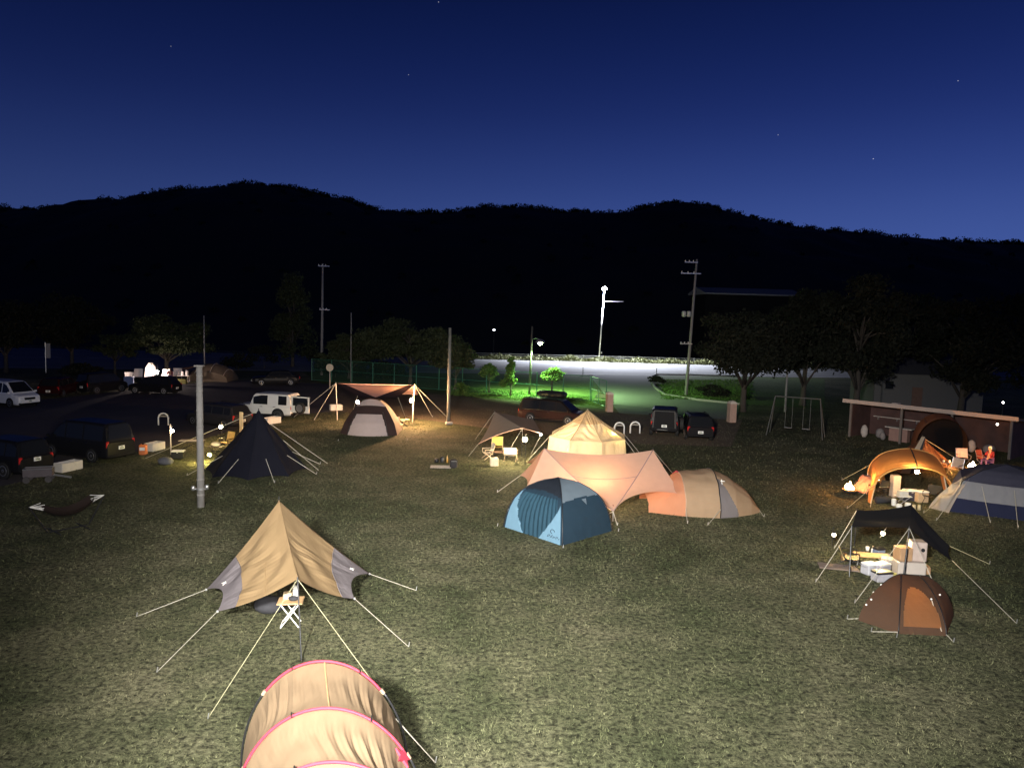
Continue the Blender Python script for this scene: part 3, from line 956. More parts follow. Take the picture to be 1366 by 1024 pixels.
for i, (x, y, w, h, lab) in enumerate(((.7, .8, .5, .9, 'crumpled white sack left in the corner of the shed'), (1.5, 1.4, .6, .7, 'grey bundle behind the white sack in the shed'),
                                       (2.0, .7, .4, .55, 'small grey crate beside the shed counter'), (7.4, .9, .5, .8, 'pale bundle under the orange arch in the shed'),
                                       (8.3, 1.2, .8, .6, 'grey chest near the right end of the shed'))):
    mb = MB().ball((0, 0, h * .45), .5, 8, (w, w * .8, h))
    mb.v = [(a + .07 * noise.noise(V((a * 5, b2 * 5, c * 5 + i))), b2, max(0, c)) for a, b2, c in mb.v]
    o = mb.build('storage_bundle', M_PALEW if i in (0, 3) else mat('grey_cloth', (.2, .18, .18), .9), None, True)
    o.location = shed_pt(x, y)
    tag(o, lab, 'bundle', 'things stored in the shed')

HA = G(1168, 540)
t = thing('house', 'low white-walled house with a dark roof, behind the shed', 'house', D(1205, 528, 70).xy.to_3d(), R(-4))
MB().box((2.2, 3, 1.65), (9.6, 6, 3.3)).build('wall', mat('white_render', (.10, .098, .096), .85, var=.1), t)
MB().prism([(-2.9, -.5, 3.25), (-2.9, 3, 4.6), (-2.9, 6.5, 3.25)], (10.2, 0, 0)).build('roof', mat('dark_tiles', (.05, .05, .055), .8, bump=.3), t)
w = MB().box((-1.3, -.02, 2.2), (.7, .06, .7)).build('window', glass('dark_glass'), t)
MB().box((-1.3, -.05, 1.8), (.85, .12, .06)).build('sill', M_PALE, w)
MB().box((-1.95, -.06, 1.7), (.12, .1, 3.2)).build('drainpipe', M_PALE, t)
MB().box((1.2, -.03, 1.05), (.9, .05, 2.0)).build('door', mat('brown_door', (.12, .07, .05), .6), t)
t = thing('bollard_lamp', 'tiny white lamp on a short post in the dark at the right edge', 'lamp', G(1336, 562))
MB().tube([(0, 0, 0), (0, 0, 1.5)], .04, 8).build('post', M_DARKPOLE, t)
bulb('bulb', t, (0, 0, 1.58), .07, (1, .95, .9), 25)
t = thing('hanging_lamp', 'tiny white lamp hanging under the right end of the shed roof', 'lamp', shed_pt(8.9, .3, 2.02), ang)
MB().tube([(0, 0, .0), (0, 0, .32)], .012, 5).build('cord', M_BLACK, t)
bulb('bulb', t, (0, 0, -.04), .06, (1, .9, .8), 22)
wb = D(945, 386, 172)
t = thing('warehouse', 'long dim building with a pale roof on the slope beyond the road', 'building', (wb.x, 172, -7), R(3))
MB().box((10, 6, 10), (21, 12, 20.0)).build('wall', mat('dim_wall', (.010, .010, .010), .95, spec=.05), t)
MB().prism([(-1, -.8, 19.9), (-1, -.8, 20.2), (-1, 6, 21.6), (-1, 12.8, 20.2), (-1, 12.8, 19.9)], (22.5, 0, 0)).build('roof', mat('pale_roof', (.20, .20, .19), .8, spec=.1), t)
for k in range(4):
    MB().box((2.5 + 5 * k, -.03, 16.5), (2.2, .06, 1.2)).build('window', mat('dull_window', (.008, .008, .009), .9, spec=.02), t)
t = thing('distant_lamp', 'tiny white light far beyond the road', 'lamp', (D(659, 440, 160).x, 160, -7))
zz = D(659, 440, 160).z + 7
MB().tube([(0, 0, 0), (0, 0, zz)], .05, 6).build('post', M_DARKPOLE, t)
bulb('bulb', t, (0, 0, zz), .16, (.85, .9, 1), 30)
# ================================================================ VEHICLES
M_GLASS = mat('car_glass', (.010, .011, .013), rough=.08, var=.05, spec=.22)
M_TYRE = mat('tyre', (.015, .015, .015), .8, var=.2)
M_RIM = mat('rim', (.42, .42, .44), .3, .8)
M_TRIM = mat('black_trim', (.012, .012, .013), .7, spec=.08)
M_TAIL = mat('tail_lamp', (.45, .02, .02), .15, coat=.5)
M_HEAD = mat('head_lamp', (.75, .77, .8), .1, coat=.5)
M_PLATE = mat('licence_plate', (.78, .78, .75), .4, var=.03)
M_INK = mat('plate_ink', (.03, .08, .04), .6)
def paint(name, c, metal=.0, rough=.32):
    return mat(name, c, rough, metal, var=.04, coat=.5 if c[0] > .3 else .02, spec=.4 if c[0] > .3 else .07)
def car(name, label, cat, loc, rz, L, Wd, H, paintm, hood=.22, belt=.55, roof=(.30, .42, .92, 1.0), hoodh=.52, wr=.33, clr=.20,
        wins=((.34, .56), (.58, .78), (.80, .93)), axle=(.19, .80), box=False, group='parked cars', roofbox=False, rails=False,
        spare=False, backopen=False, arch=None, rimm=None, plate_marks=True, darktop=None, tail_h=None, plate_z=None):
    """car pointing along +X, centred; fractions run from the nose (0) to the tail (1)"""
    t = thing(name, label, cat, loc, rz, group)
    X = lambda f: L / 2 - f * L
    w = Wd / 2
    zb = H * belt
    # lower body: loft of rounded sections
    st = [(0.0, .80, clr + .10, H * hoodh * .62), (.02, .90, clr + .03, H * hoodh * .86), (.07, .97, clr, H * hoodh * .95), (hood, 1.0, clr, H * hoodh + .02),
          (roof[0] + .03, 1.0, clr, zb), (.6, 1.0, clr, zb), (.93, 1.0, clr, zb), (.985, .96, clr + .03, zb), (1.0, .90, clr + .08, zb - .06)]
    vs, fs = [], []
    for f, wf, z0, z1 in st:
        ww = w * wf
        half = [(ww * .86, z0), (ww * .98, z0 + .10), (ww, z0 + (z1 - z0) * .45), (ww * .985, z1 - .13), (ww * .93, z1 - .03), (ww * .80, z1 + .01)]
        row = [(-y, z) for y, z in half] + [(y, z) for y, z in reversed(half)]
        vs += [V((X(f), y, z)) for y, z in row]
    n = 12
    for i in range(len(st) - 1):
        for k in range(n):
            k2 = (k + 1) % n
            fs.append((i * n + k, i * n + k2, (i + 1) * n + k2, (i + 1) * n + k))
    fs += [tuple(range(n)), tuple(reversed(range((len(st) - 1) * n, len(st) * n)))]
    mb = MB().add(vs, fs)
    mb.build('body', paintm, t)
    # cabin
    wb_, wt = w * .925, w * (.86 if box else .76)
    fa, fb, fc, fd = roof
    def ztop(f):
        if f <= fa: return zb - .03
        if f < fb: return lerp(zb - .03, H - .03, (f - fa) / (fb - fa))
        if f <= fc: return H - .03 + .03 * math.sin(math.pi * (f - fb) / (fc - fb))
        return lerp(H - .03, zb - .03, min(1, (f - fc) / (fd - fc + 1e-6)))
    yw = lambda z: lerp(wb_, wt, (z - zb) / (H - zb))
    fr = [fa, lerp(fa, fb, .5), fb - .008, fb + .02] + [lerp(fb, fc, k / 6) for k in range(1, 6)] + [fc - .02, fc + .006, lerp(fc, fd, .5), fd]
    vs, fs = [], []
    for f in fr:
        z1 = max(ztop(f), zb - .02)
        row = [(-yw(zb - .05), zb - .06), (-yw(lerp(zb, z1, .5)), lerp(zb, z1, .5)), (-yw(z1 - .06), max(zb - .04, z1 - .06)), (-yw(z1) * .86, z1)]
        row += [(-y, z) for y, z in reversed(row)]
        vs += [V((X(f), y, z)) for y, z in row]
    n = 8
    for i in range(len(fr) - 1):
        for k in range(n):
            k2 = (k + 1) % n
            fs.append((i * n + k, i * n + k2, (i + 1) * n + k2, (i + 1) * n + k))
    fs += [tuple(range(n)), tuple(reversed(range((len(fr) - 1) * n, len(fr) * n)))]
    MB().add(vs, fs).build('cabin', darktop or paintm, t)
    def slab(quad, nm, m, par=t, d=.022):
        q = [V(p) for p in quad]
        nr = (q[1] - q[0]).cross(q[2] - q[0]).normalized()
        cc = sum(q, Z0) / len(q)
        if nr.dot(cc - V((0, 0, zb))) < 0:
            nr = -nr
        return MB().prism([p - nr * .01 for p in q], nr * (d + .01)).build(nm, m, par)
    # windscreen, side and rear glass
    def wpt(f, z, y):
        return V((X(f), y, z))
    k0, k1 = .12, .92
    za, zt = lerp(zb, H, k0), lerp(zb, H, k1)
    f0, f1 = lerp(fa, fb, k0), lerp(fa, fb, k1)
    slab([wpt(f0, za, -yw(za) * .88), wpt(f0, za, yw(za) * .88), wpt(f1, zt - .02, yw(zt) * .82), wpt(f1, zt - .02, -yw(zt) * .82)], 'windscreen', M_GLASS)
    f0, f1 = lerp(fd, fc, k0), lerp(fd, fc, k1)
    if not backopen:
        slab([wpt(f0, za, -yw(za) * .86), wpt(f0, za, yw(za) * .86), wpt(f1, zt - .02, yw(zt) * .80), wpt(f1, zt - .02, -yw(zt) * .80)], 'rear_window', M_GLASS)
    for s in (-1, 1):
        for a, b2 in wins:
            zlo = zb + .05
            ta, tb = min(ztop(a), H) - .12, min(ztop(b2), H) - .12
            if max(ta, tb) < zlo + .1:
                continue
            pts = [wpt(a, zlo, s * yw(zlo)), wpt(b2, zlo, s * yw(zlo))]
            if tb > zlo + .03: pts.append(wpt(b2, tb, s * yw(tb)))
            mid = (a + b2) / 2
            tm_ = ztop(mid) - .12
            pts.append(wpt(mid, tm_, s * yw(tm_)))
            if ta > zlo + .03: pts.append(wpt(a, ta, s * yw(ta)))
            slab(pts, 'side_window', M_GLASS, d=.012)
        o = MB().box((X(fa + .05), s * (w + .10), zb + .08), (.12, .20, .15), 0, .04).build('mirror', paintm, t)
        for f in (.50, .72):
            MB().box((X(f), s * (w * .985 + .012), zb - .10), (.2, .03, .035), 0, .01).build('door_handle', M_CHROME, t)
        MB().box((X(.5), s * (w * .97), clr + .03), (L * .52, .06, .10), 0, .02).build('side_skirt', M_TRIM, t)
        for f in axle:
            M = Matrix.Rotation(R(90), 3, 'X')
            MB().lathe([(wr + .07, -.012), (wr + .07, .012)], (X(f), s * (w * .995), wr), 22, M).build('arch_shade', arch or M_TRIM, t)  # dark disc stands in for the shade inside the wheel arch
            o = MB().lathe([(wr * .62, -.11), (wr * .9, -.115), (wr, -.08), (wr, .08), (wr * .9, .115), (wr * .62, .11)], (X(f), s * (w - .075), wr), 22, M).build('wheel', M_TYRE, t, False)
            rb = MB().lathe([(.01, -.10), (wr * .16, -.12), (wr * .2, -.105), (wr * .55, -.11), (wr * .62, -.118), (wr * .64, -.1), (wr * .64, .1), (wr * .62, .118), (wr * .55, .11), (wr * .2, .105), (wr * .16, .12), (.01, .1)],
                            (X(f), s * (w - .075), wr), 20, M)
            rb.build('rim', rimm or M_RIM, o, True)
        zl = H * hoodh * .70
        MB().box((X(.028), s * w * .70, zl), (.10, w * .36, .15), 0, .04).build('headlight', M_HEAD, t)
        tz = tail_h or zb - .14
        MB().box((X(.988), s * w * .84, tz), (.09, w * .20, .34), 0, .04).build('tail_light', M_TAIL, t)
        MB().box((X(.006), s * w * .62, clr + .2), (.05, .18, .08), 0, .02).build('fog_light', M_HEAD, t)
    MB().box((X(.012), 0, clr + .12), (.16, Wd * .88, .16), 0, .06).build('front_bumper', M_TRIM, t)
    MB().box((X(.006), 0, H * hoodh * .66), (.08, w * .9, .18), 0, .03).build('grille', M_TRIM, t)
    MB().box((X(.992), 0, clr + .13), (.16, Wd * .90, .18), 0, .06).build('rear_bumper', M_TRIM, t)
    for f, zz in ((-.006, clr + .30), (1.003, plate_z or zb - .34)):
        o = MB().box((X(f), 0, zz), (.03, .34, .17), 0, .004).build('licence_plate', M_PLATE, t)
        if plate_marks:
            sx = 1 if f < 0 else -1
            MB().box((X(f) + sx * .016, 0, zz - .015), (.004, .22, .05)).box((X(f) + sx * .016, 0, zz + .055), (.004, .12, .022)).build('plate_digits', M_INK, o)
    if rails or roofbox:
        for s in (-1, 1):
            MB().tube([(X(fb + .05), s * wt * .82, H), (X(fb + .08), s * wt * .82, H + .07), (X(fc - .06), s * wt * .82, H + .07), (X(fc - .02), s * wt * .82, H)], .022, 6).build('roof_rail', M_CHROME if roofbox else M_TRIM, t)
    if spare:
        M = Matrix.Rotation(R(90), 3, 'Y')
        o = MB().lathe([(.20, -.10), (wr * .9, -.11), (wr, -.07), (wr, .07), (wr * .9, .11), (.2, .1)], (X(1.0) - .14, .12, zb - .08), 20, M).build('spare_wheel', M_TYRE, t)
        MB().lathe([(.02, -.115), (wr * .66, -.12), (wr * .66, .1), (.02, .1)], (X(1.0) - .14, .12, zb - .08), 18, M).build('wheel_cover', M_RIM, o)
    return t, X
BLK = paint('black_car_paint', (.010, .010, .012))
WHT = paint('white_car_paint', (.72, .73, .76), 0, .3)
van = dict(hood=.15, belt=.54, roof=(.13, .33, .95, .99), hoodh=.53, wins=((.22, .38), (.40, .64), (.66, .93)), axle=(.19, .79))
suv = dict(hood=.27, belt=.58, roof=(.27, .40, .93, .985), hoodh=.58, wins=((.33, .56), (.58, .78), (.80, .94)), axle=(.18, .79), wr=.37, clr=.26)
sedan = dict(hood=.27, belt=.60, roof=(.27, .42, .76, .92), hoodh=.57, wins=((.36, .56), (.58, .80)), axle=(.19, .80), wr=.32, clr=.18)
hatch = dict(hood=.20, belt=.58, roof=(.20, .38, .88, .98), hoodh=.56, wins=((.30, .54), (.56, .78), (.80, .92)), axle=(.18, .82), wr=.30, clr=.18)

car('parked_minivan', 'white minivan parked at the far left, nose towards the light', 'minivan', G(12, 540), R(-24), 4.9, 1.85, 1.88, WHT, **van)
car('parked_car', 'dark car with a red tail lamp showing, beside the white minivan', 'car', G(80, 527), R(98), 4.3, 1.75, 1.55, paint('dark_red_paint', (.022, .006, .006)), **hatch)
car('parked_car', 'small black van in the dark between the red-lamped car and the camp lamp', 'car', G(137, 523), R(65), 4.0, 1.65, 1.75, BLK, **van)
car('parked_car', 'black hatchback with pale wheels in front of the bright camp lamp', 'car', G(207, 524), R(172), 4.2, 1.7, 1.5, BLK, rimm=mat('bright_rim', (.75, .75, .75), .4, .3), **hatch)
car('parked_car', 'black saloon with lit headlamps reflecting, parked below the conical tree', 'car', G(368, 513), R(200), 4.6, 1.8, 1.47, BLK, rimm=MATS['bright_rim'], **sedan)
car('parked_car', 'black estate car with bright rear lamps behind the black cone tent', 'car', G(292, 567), R(152), 4.5, 1.75, 1.48, paint('dark_grey_paint', (.022, .021, .024)), rails=True, **{**hatch, 'roof': (.22, .36, .92, .99)})
car('parked_van', 'large black van at the left, its rear and plate facing the field', 'van', G(117, 609), R(158), 4.75, 1.80, 1.95, BLK, **van)
car('parked_car', 'black car cut off by the left edge of the photo, plate lit', 'car', G(3, 630), R(160), 4.5, 1.8, 1.7, BLK, plate_z=.85, **suv)
offr, X = car('parked_off_roader', 'white boxy off-roader with its rear door swung open', 'off-roader', G(357, 557), R(170), 4.45, 1.88, 1.83, paint('warm_white_paint', (.66, .64, .60), 0, .35),
              hood=.30, belt=.56, roof=(.30, .37, .96, 1.0), hoodh=.56, wins=((.36, .60), (.78, .92)), axle=(.18, .78), wr=.39, clr=.34, box=True, arch=M_TRIM, backopen=True, rimm=mat('dark_rim', (.08, .08, .08), .4, .5))
dd = V((math.cos(R(-62)), math.sin(R(-62)), 0)) * -1
hx, hy = X(1.0) - .03, .86
dm = MB()
e = V((hx - .62, hy - .60 + .3, 0))
dv_ = (V((-.95, .16, 0))).normalized()
P0 = V((hx, hy, 0))
P1 = P0 + dv_ * 1.45
door_o = MB().prism([P0 + V((0, 0, .62)), P1 + V((0, 0, .62)), P1 + V((0, 0, 1.1)), P0 + V((0, 0, 1.1))], V((.01, .07, 0))).build('rear_door', MATS['warm_white_paint'], offr)
wq = MB()
for a, b2 in ((P0, P0 + dv_ * .1), (P1 - dv_ * .1, P1)):
    wq.prism([a + V((0, 0, 1.1)), b2 + V((0, 0, 1.1)), b2 + V((0, 0, 1.72)), a + V((0, 0, 1.72))], V((.01, .07, 0)))
wq.prism([P0 + V((0, 0, 1.66)), P1 + V((0, 0, 1.66)), P1 + V((0, 0, 1.74)), P0 + V((0, 0, 1.74))], V((.01, .07, 0)))
wq.build('window_frame', MATS['warm_white_paint'], door_o)
MB().prism([P0 + dv_ * .1 + V((.004, .03, 1.1)), P1 - dv_ * .1 + V((.004, .03, 1.1)), P1 - dv_ * .1 + V((.01, -.03, 1.66)), P0 + dv_ * .1 + V((.01, -.03, 1.66))], V((.006, -.014, 0))).build('pane', M_GLASS, door_o)
nv = dv_.cross(V((0, 0, 1)))
Mw = V((0, 0, 1)).rotation_difference(nv).to_matrix()
sp = P0 + dv_ * .85 + V((.03, .22, .98))
MB().lathe([(.2, -.11), (.36, -.12), (.39, -.07), (.39, .07), (.36, .12), (.2, .11)], sp, 20, Mw).build('spare_wheel', M_TYRE, door_o)
MB().lathe([(.02, -.125), (.26, -.13), (.26, .13), (.02, .125)], sp, 18, Mw).build('wheel_cover', M_RIM, door_o)
MB().box((X(.985), 0, 1.15), (.1, 1.4, 1.0)).build('boot_shade', M_BLACK, offr)  # solid black slab painted as the dark inside of the open boot
bm_, X = car('parked_minivan', 'brown minivan with a black roof box parked behind the glowing tent', 'minivan', G(737, 563), R(-24), 4.85, 1.8, 1.72, paint('brown_car_paint', (.032, .015, .012)),
             roofbox=True, darktop=paint('dark_brown_paint', (.012, .009, .008)), **van)
MB().box((-.15, .1, 1.72 + .33), (2.15, .9, .46), 0, .14).build('roof_box', mat('gloss_black', (.01, .01, .012), .15, coat=.6), bm_)
for s in (-1, 1):
    MB().box((-.2, s * .912, .95), (4.0, .03, .05), 0, .01).build('trim_strip', M_CHROME, bm_)
    MB().box((-.1, s * .92, .36), (2.9, .03, .06), 0, .01).build('sill_strip', M_CHROME, bm_)
jp, X = car('parked_off_roader', 'black open-backed off-roader with its tail door open, beside the dark hatchback', 'off-roader', G(886, 577), R(78), 3.9, 1.85, 1.85, BLK,
            hood=.34, belt=.58, roof=(.36, .42, .97, 1.0), hoodh=.58, wins=((.43, .60), (.64, .94)), axle=(.16, .80), wr=.40, clr=.34, box=True, backopen=True)
MB().box((X(.995), 0, 1.15), (.08, 1.36, 1.08)).build('boot_shade', M_TRIM, jp)  # black slab in place of the shaded interior behind the open tail
fr = MB()
for a, b2 in (((0, -.72, .62), (0, -.66, 1.72)), ((0, .72, .62), (0, .66, 1.72)), ((0, -.66, 1.72), (0, .66, 1.72))):
    fr.tube([V(a) + V((X(1.0) - .03, 0, 0)), V(b2) + V((X(1.0) - .03, 0, 0))], .04, 6)
fr.build('rear_frame', mat('grey_metal', (.06, .06, .06), .6, .1), jp)
td = MB().box((X(1.0) - .45, -.98, .95), (.85, .08, .65), R(-12), .03).build('tail_door', BLK, jp)
MB().lathe([(.2, -.1), (.38, -.11), (.40, -.07), (.40, .07), (.38, .11), (.2, .1)], (X(1.0) - .5, -1.12, 1.02), 20, Matrix.Rotation(R(90), 3, 'X')).build('spare_wheel', M_TYRE, td)
MB().box((X(1.0) - .10, .1, .50), (.05, .7, .1), 0, .02).build('tail_step', M_CHROME, jp)
car('parked_car', 'black hatchback with chrome trim right of the open-backed off-roader', 'car', G(927, 582), R(86), 4.2, 1.78, 1.62, BLK, rails=True, **suv)

# ================================================================ PEOPLE
def person(label, loc, rz, top, legs, hair, pose='stand', h=1.65, skin=(.42, .26, .18)):
    t = thing('person', label, 'person', loc, rz, 'people in the camp')
    k = h / 1.7
    if pose == 'stand':
        J = {'pel': (0, 0, .92), 'ch': (0, .02, 1.22), 'nk': (0, .02, 1.42), 'hd': (0, -.02, 1.53), 'ht': (0, -.02, 1.68),
             'hl': (.10, 0, .88), 'kl': (.12, -.03, .48), 'al': (.12, .03, .07), 'tl': (.13, -.13, .03),
             'hr': (-.10, 0, .88), 'kr': (-.13, -.06, .48), 'ar': (-.14, .06, .07), 'tr': (-.15, -.10, .03),
             'sl': (.18, .02, 1.36), 'el': (.25, .03, 1.10), 'wl': (.22, -.18, .98), 'sr': (-.18, .02, 1.36), 'er': (-.26, .0, 1.10), 'wr': (-.22, -.22, 1.05)}
    else:
        J = {'pel': (0, .05, .48), 'ch': (0, .12, .78), 'nk': (0, .12, .98), 'hd': (0, .06, 1.09), 'ht': (0, .06, 1.24),
             'hl': (.10, .02, .47), 'kl': (.14, -.40, .50), 'al': (.14, -.38, .07), 'tl': (.15, -.54, .03),
             'hr': (-.10, .02, .47), 'kr': (-.14, -.40, .50), 'ar': (-.14, -.42, .07), 'tr': (-.15, -.58, .03),
             'sl': (.18, .12, .92), 'el': (.26, .0, .68), 'wl': (.16, -.22, .64), 'sr': (-.18, .12, .92), 'er': (-.26, .0, .68), 'wr': (-.14, -.24, .66)}
    def limb(path, rad, name, m, sub=2):
        me = bpy.data.meshes.new(name)
        names, edges = [], []
        for ch in path:
            for a in ch:
                if a not in names: names.append(a)
            edges += [(names.index(a), names.index(b2)) for a, b2 in zip(ch, ch[1:])]
        me.from_pydata([V(J[a]) * k for a in names], edges, [])
        o = bpy.data.objects.new(name, me)
        COL.objects.link(o)
        sk = o.modifiers.new('skin', 'SKIN')
        for i, a in enumerate(names):
            r = rad[a] * k
            me.skin_vertices[0].data[i].radius = (r, r)
        me.skin_vertices[0].data[0].use_root = True
        ss_ = o.modifiers.new('sub', 'SUBSURF')
        ss_.levels = ss_.render_levels = sub
        me.materials.append(m)
        o.parent = t
        return o
    rad = {'pel': .15, 'ch': .155, 'nk': .055, 'hd': .09, 'ht': .075, 'hl': .095, 'kl': .06, 'al': .042, 'tl': .035, 'hr': .095, 'kr': .06, 'ar': .042, 'tr': .035,
           'sl': .06, 'el': .042, 'wl': .028, 'sr': .06, 'er': .042, 'wr': .028}
    sm = mat('skin_%.2f' % skin[0], skin, .6, var=.08)
    for s, wk, ek in ((1, 'wl', 'el'), (-1, 'wr', 'er')):
        w0, e0 = V(J[wk]), V(J[ek])
        d0 = (w0 - e0).normalized()
        for f in range(5):
            a = (f - 2) * .018
            J['%s%d' % (wk, f)] = tuple(w0 + d0 * (.10 if f else .06) + V((a + (.03 * -s if f == 0 else 0), 0, -.01 * f)))
            J['%sk%d' % (wk, f)] = tuple(w0 + d0 * (.15 if f else .08) + V((a + (.035 * -s if f == 0 else 0), 0, -.02 - .01 * f)))
            rad['%s%d' % (wk, f)], rad['%sk%d' % (wk, f)] = .011, .008
    body = [['pel', 'ch', 'nk', 'hd', 'ht'], ['ch', 'sl', 'el', 'wl'], ['ch', 'sr', 'er', 'wr'], ['pel', 'hl', 'kl', 'al', 'tl'], ['pel', 'hr', 'kr', 'ar', 'tr']]
    for wk in ('wl', 'wr'):
        for f in range(5):
            body.append([wk, '%s%d' % (wk, f), '%sk%d' % (wk, f)])
    limb(body, rad, 'body', sm)
    big = {a: r * 1.16 for a, r in rad.items()}
    big['wl'] = big['wr'] = .036
    limb([['pel', 'ch'], ['ch', 'sl', 'el', 'wl'], ['ch', 'sr', 'er', 'wr']], big, 'jacket', mat('cloth_%s' % label[:12], top, .9))
    big['al'] = big['ar'] = .056
    limb([['pel', 'hl', 'kl', 'al'], ['pel', 'hr', 'kr', 'ar']], big, 'trousers', mat('legs_%s' % label[:12], legs, .9))
    hd = (V(J['hd']) + V((0, .01, .07))) * k
    hb = MB().ball(hd, .118 * k, 10, (.95, 1.05, 1.05))
    hb.v = [p for p in hb.v]
    hb.v = [(x, y if y > hd.y - .03 else hd.y - .03 - (hd.y - .03 - y) * .3, max(z, hd.z - .06)) for x, y, z in hb.v]
    hb.build('hair', mat('hair_%.2f' % hair[0], hair, .6), t, True)
    return t
person('person in a red top and purple trousers behind the open off-roader', G(873, 577), R(160), (.20, .02, .03), (.09, .05, .16), (.02, .015, .012))
person('person in a purple-grey jacket standing by the bright camp lamp', G(227, 513), R(30), (.22, .18, .28), (.05, .05, .07), (.03, .02, .015))
# ================================================================ TENTS
BEI = fab('beige_canvas', (.28, .19, .10), .15, bump=.3)
GRY = fab('grey_purple_canvas', (.17, .15, .16), .12)
TAN = fab('tan_canvas', (.185, .13, .08), .14, stretch=(2.0, .5, .5), bump=.4, bscale=3.2)
REDP = mat('red_piping', (.34, .025, .05), .7, var=.1)
def region_parts(f, nu, nv, cls, root, mats, smooth=True):
    """one cloth, cut into the named panels that make it up"""
    P = [[f(i / nu, j / nv) for i in range(nu + 1)] for j in range(nv + 1)]
    acc = {}
    for j in range(nv):
        for i in range(nu):
            c = cls((i + .5) / nu, (j + .5) / nv)
            if c is None: continue
            mb = acc.setdefault(c, MB())
            mb.add([P[j][i], P[j][i + 1], P[j + 1][i + 1], P[j + 1][i]], [(0, 1, 2, 3)])
    return {c: mb.build(c.strip(), mats[c], root, smooth, off=root.location) for c, mb in acc.items()}

# ---- front tunnel tent
t = thing('tunnel_tent', 'large tan tunnel tent with red-piped hoops at the bottom of the photo', 'tent', (-3.2, 11.2, 0))
def hoop(y, w, h, cx, a):
    return V((cx + w * math.cos(a), y, h * max(0, math.sin(a)) ** .92))
HQ = [G(433, 884, 2.02), G(440, 946, 2.02), G(448, 1018, 1.92)]
HP = [(HQ[0].y, 1.40, 2.02, HQ[0].x), (HQ[1].y, 1.46, 2.02, HQ[1].x), (HQ[2].y, 1.42, 1.92, HQ[2].x), (HQ[2].y - 1.2, 1.15, 1.2, HQ[2].x), (HQ[2].y - 1.7, 1.0, .25, HQ[2].x)]
def tun(u, v):
    a = math.pi * (1 - u)
    s = v * (len(HP) - 1)
    i = min(int(s), len(HP) - 2)
    q = s - i
    A, B = hoop(*HP[i], a), hoop(*HP[i + 1], a)
    p = A.lerp(B, q)
    c = V((p.x * 0 - 3.12, p.y, 0))
    sag = 4 * q * (1 - q)
    nrm = V((math.cos(a), 0, math.sin(a)))
    w_ = math.sin(u * 105 + 14 * (v - .2) * (u - .5) + 5 * noise.noise(V((u * 5, v * 5, 1))))
    k = -.07 * sag + .040 * sag * (w_ ** 3) * max(0, .45 + 1.1 * noise.noise(V((u * 5, v * 6, 9)))) + .04 * sag * noise.noise(V((u * 7, v * 9, 0)))
    return p + nrm * k
region_parts(tun, 260, 80, lambda u, v: 'fly' if v < .76 else 'end_panel', t, {'fly': TAN, 'end_panel': TAN})
MB().add([hoop(HP[0][0], 1.38, 2.0, HP[0][3], math.pi * k / 24) for k in range(25)], [tuple(range(25))]).build('front_wall', TAN, t, off=t.location)
for i, (a0, a1) in enumerate(((47, 136), (38, 152), (30, 150))):
    h = HP[i]
    k = [R(a0 + (a1 - a0) * q / 24) for q in range(25)]
    MB().tube([hoop(h[0] + (.02 if i == 0 else 0), h[1] + .02, h[2] + .025, h[3], a) for a in k], .022, 8).build('piping', REDP, t, True, off=t.location)
    for lo, hi in ((0, a0), (a1, 180)):
        MB().tube([hoop(h[0] + .03, h[1] + .035, h[2] + .03, h[3], R(lerp(lo, hi, q / 10))) for q in range(11)], .018, 6).build('pole', M_DARKPOLE, t, True, off=t.location)
    for a in (a0, a1):
        MB().tube([hoop(h[0] + .02, h[1] + .03, h[2] + .03, h[3], R(a - 1.5)), hoop(h[0] + .02, h[1] + .03, h[2] + .03, h[3], R(a + 1.5))], .032, 8).build('pole_sleeve_cap', mat('pale_webbing', (.26, .17, .12), .7), t, off=t.location)
    for a in (65, 112):
        MB().tube([hoop(h[0] - .05, h[1] + .03, h[2] + .035, h[3], R(a)), hoop(h[0] + .07, h[1] + .05, h[2] + .05, h[3], R(a + 1))], .014, 5).build('clip', M_BLACK, t, off=t.location)
    # seam of the ridge
for y0, v0, v1 in ((0, .0, .25),):
    MB().tube([tun(.5, lerp(v0, v1, q / 8)) + V((0, 0, .012)) for q in range(9)], .014, 5).build('ridge_seam', mat('seam', (.30, .20, .10), .8), t, off=t.location)
hs = HP[1]
cen = hoop(hs[0] - .12, hs[1] + .02, hs[2] + .02, hs[3], R(41))
nr = V((math.cos(R(41)), 0, math.sin(R(41)))).normalized()
e1 = V((0, 1, 0))
e2 = nr.cross(e1)
st = []
for k in range(10):
    rr = .17 if k % 2 == 0 else .075
    a = math.pi * k / 5 + .3
    st.append(cen + e1 * rr * math.cos(a) + e2 * rr * math.sin(a))
MB().prism([p - nr * .02 for p in st], nr * .035).build('star_patch', REDP, t, off=t.location)
for p, q in ((hoop(*HP[0], R(30)), HQ[0] + V((1.85, .5, -2.02))), (hoop(*HP[1], R(24)), HQ[1] + V((1.95, .4, -2.02)))):
    rope(t, p, q, r=.009)
    peg(t, q)

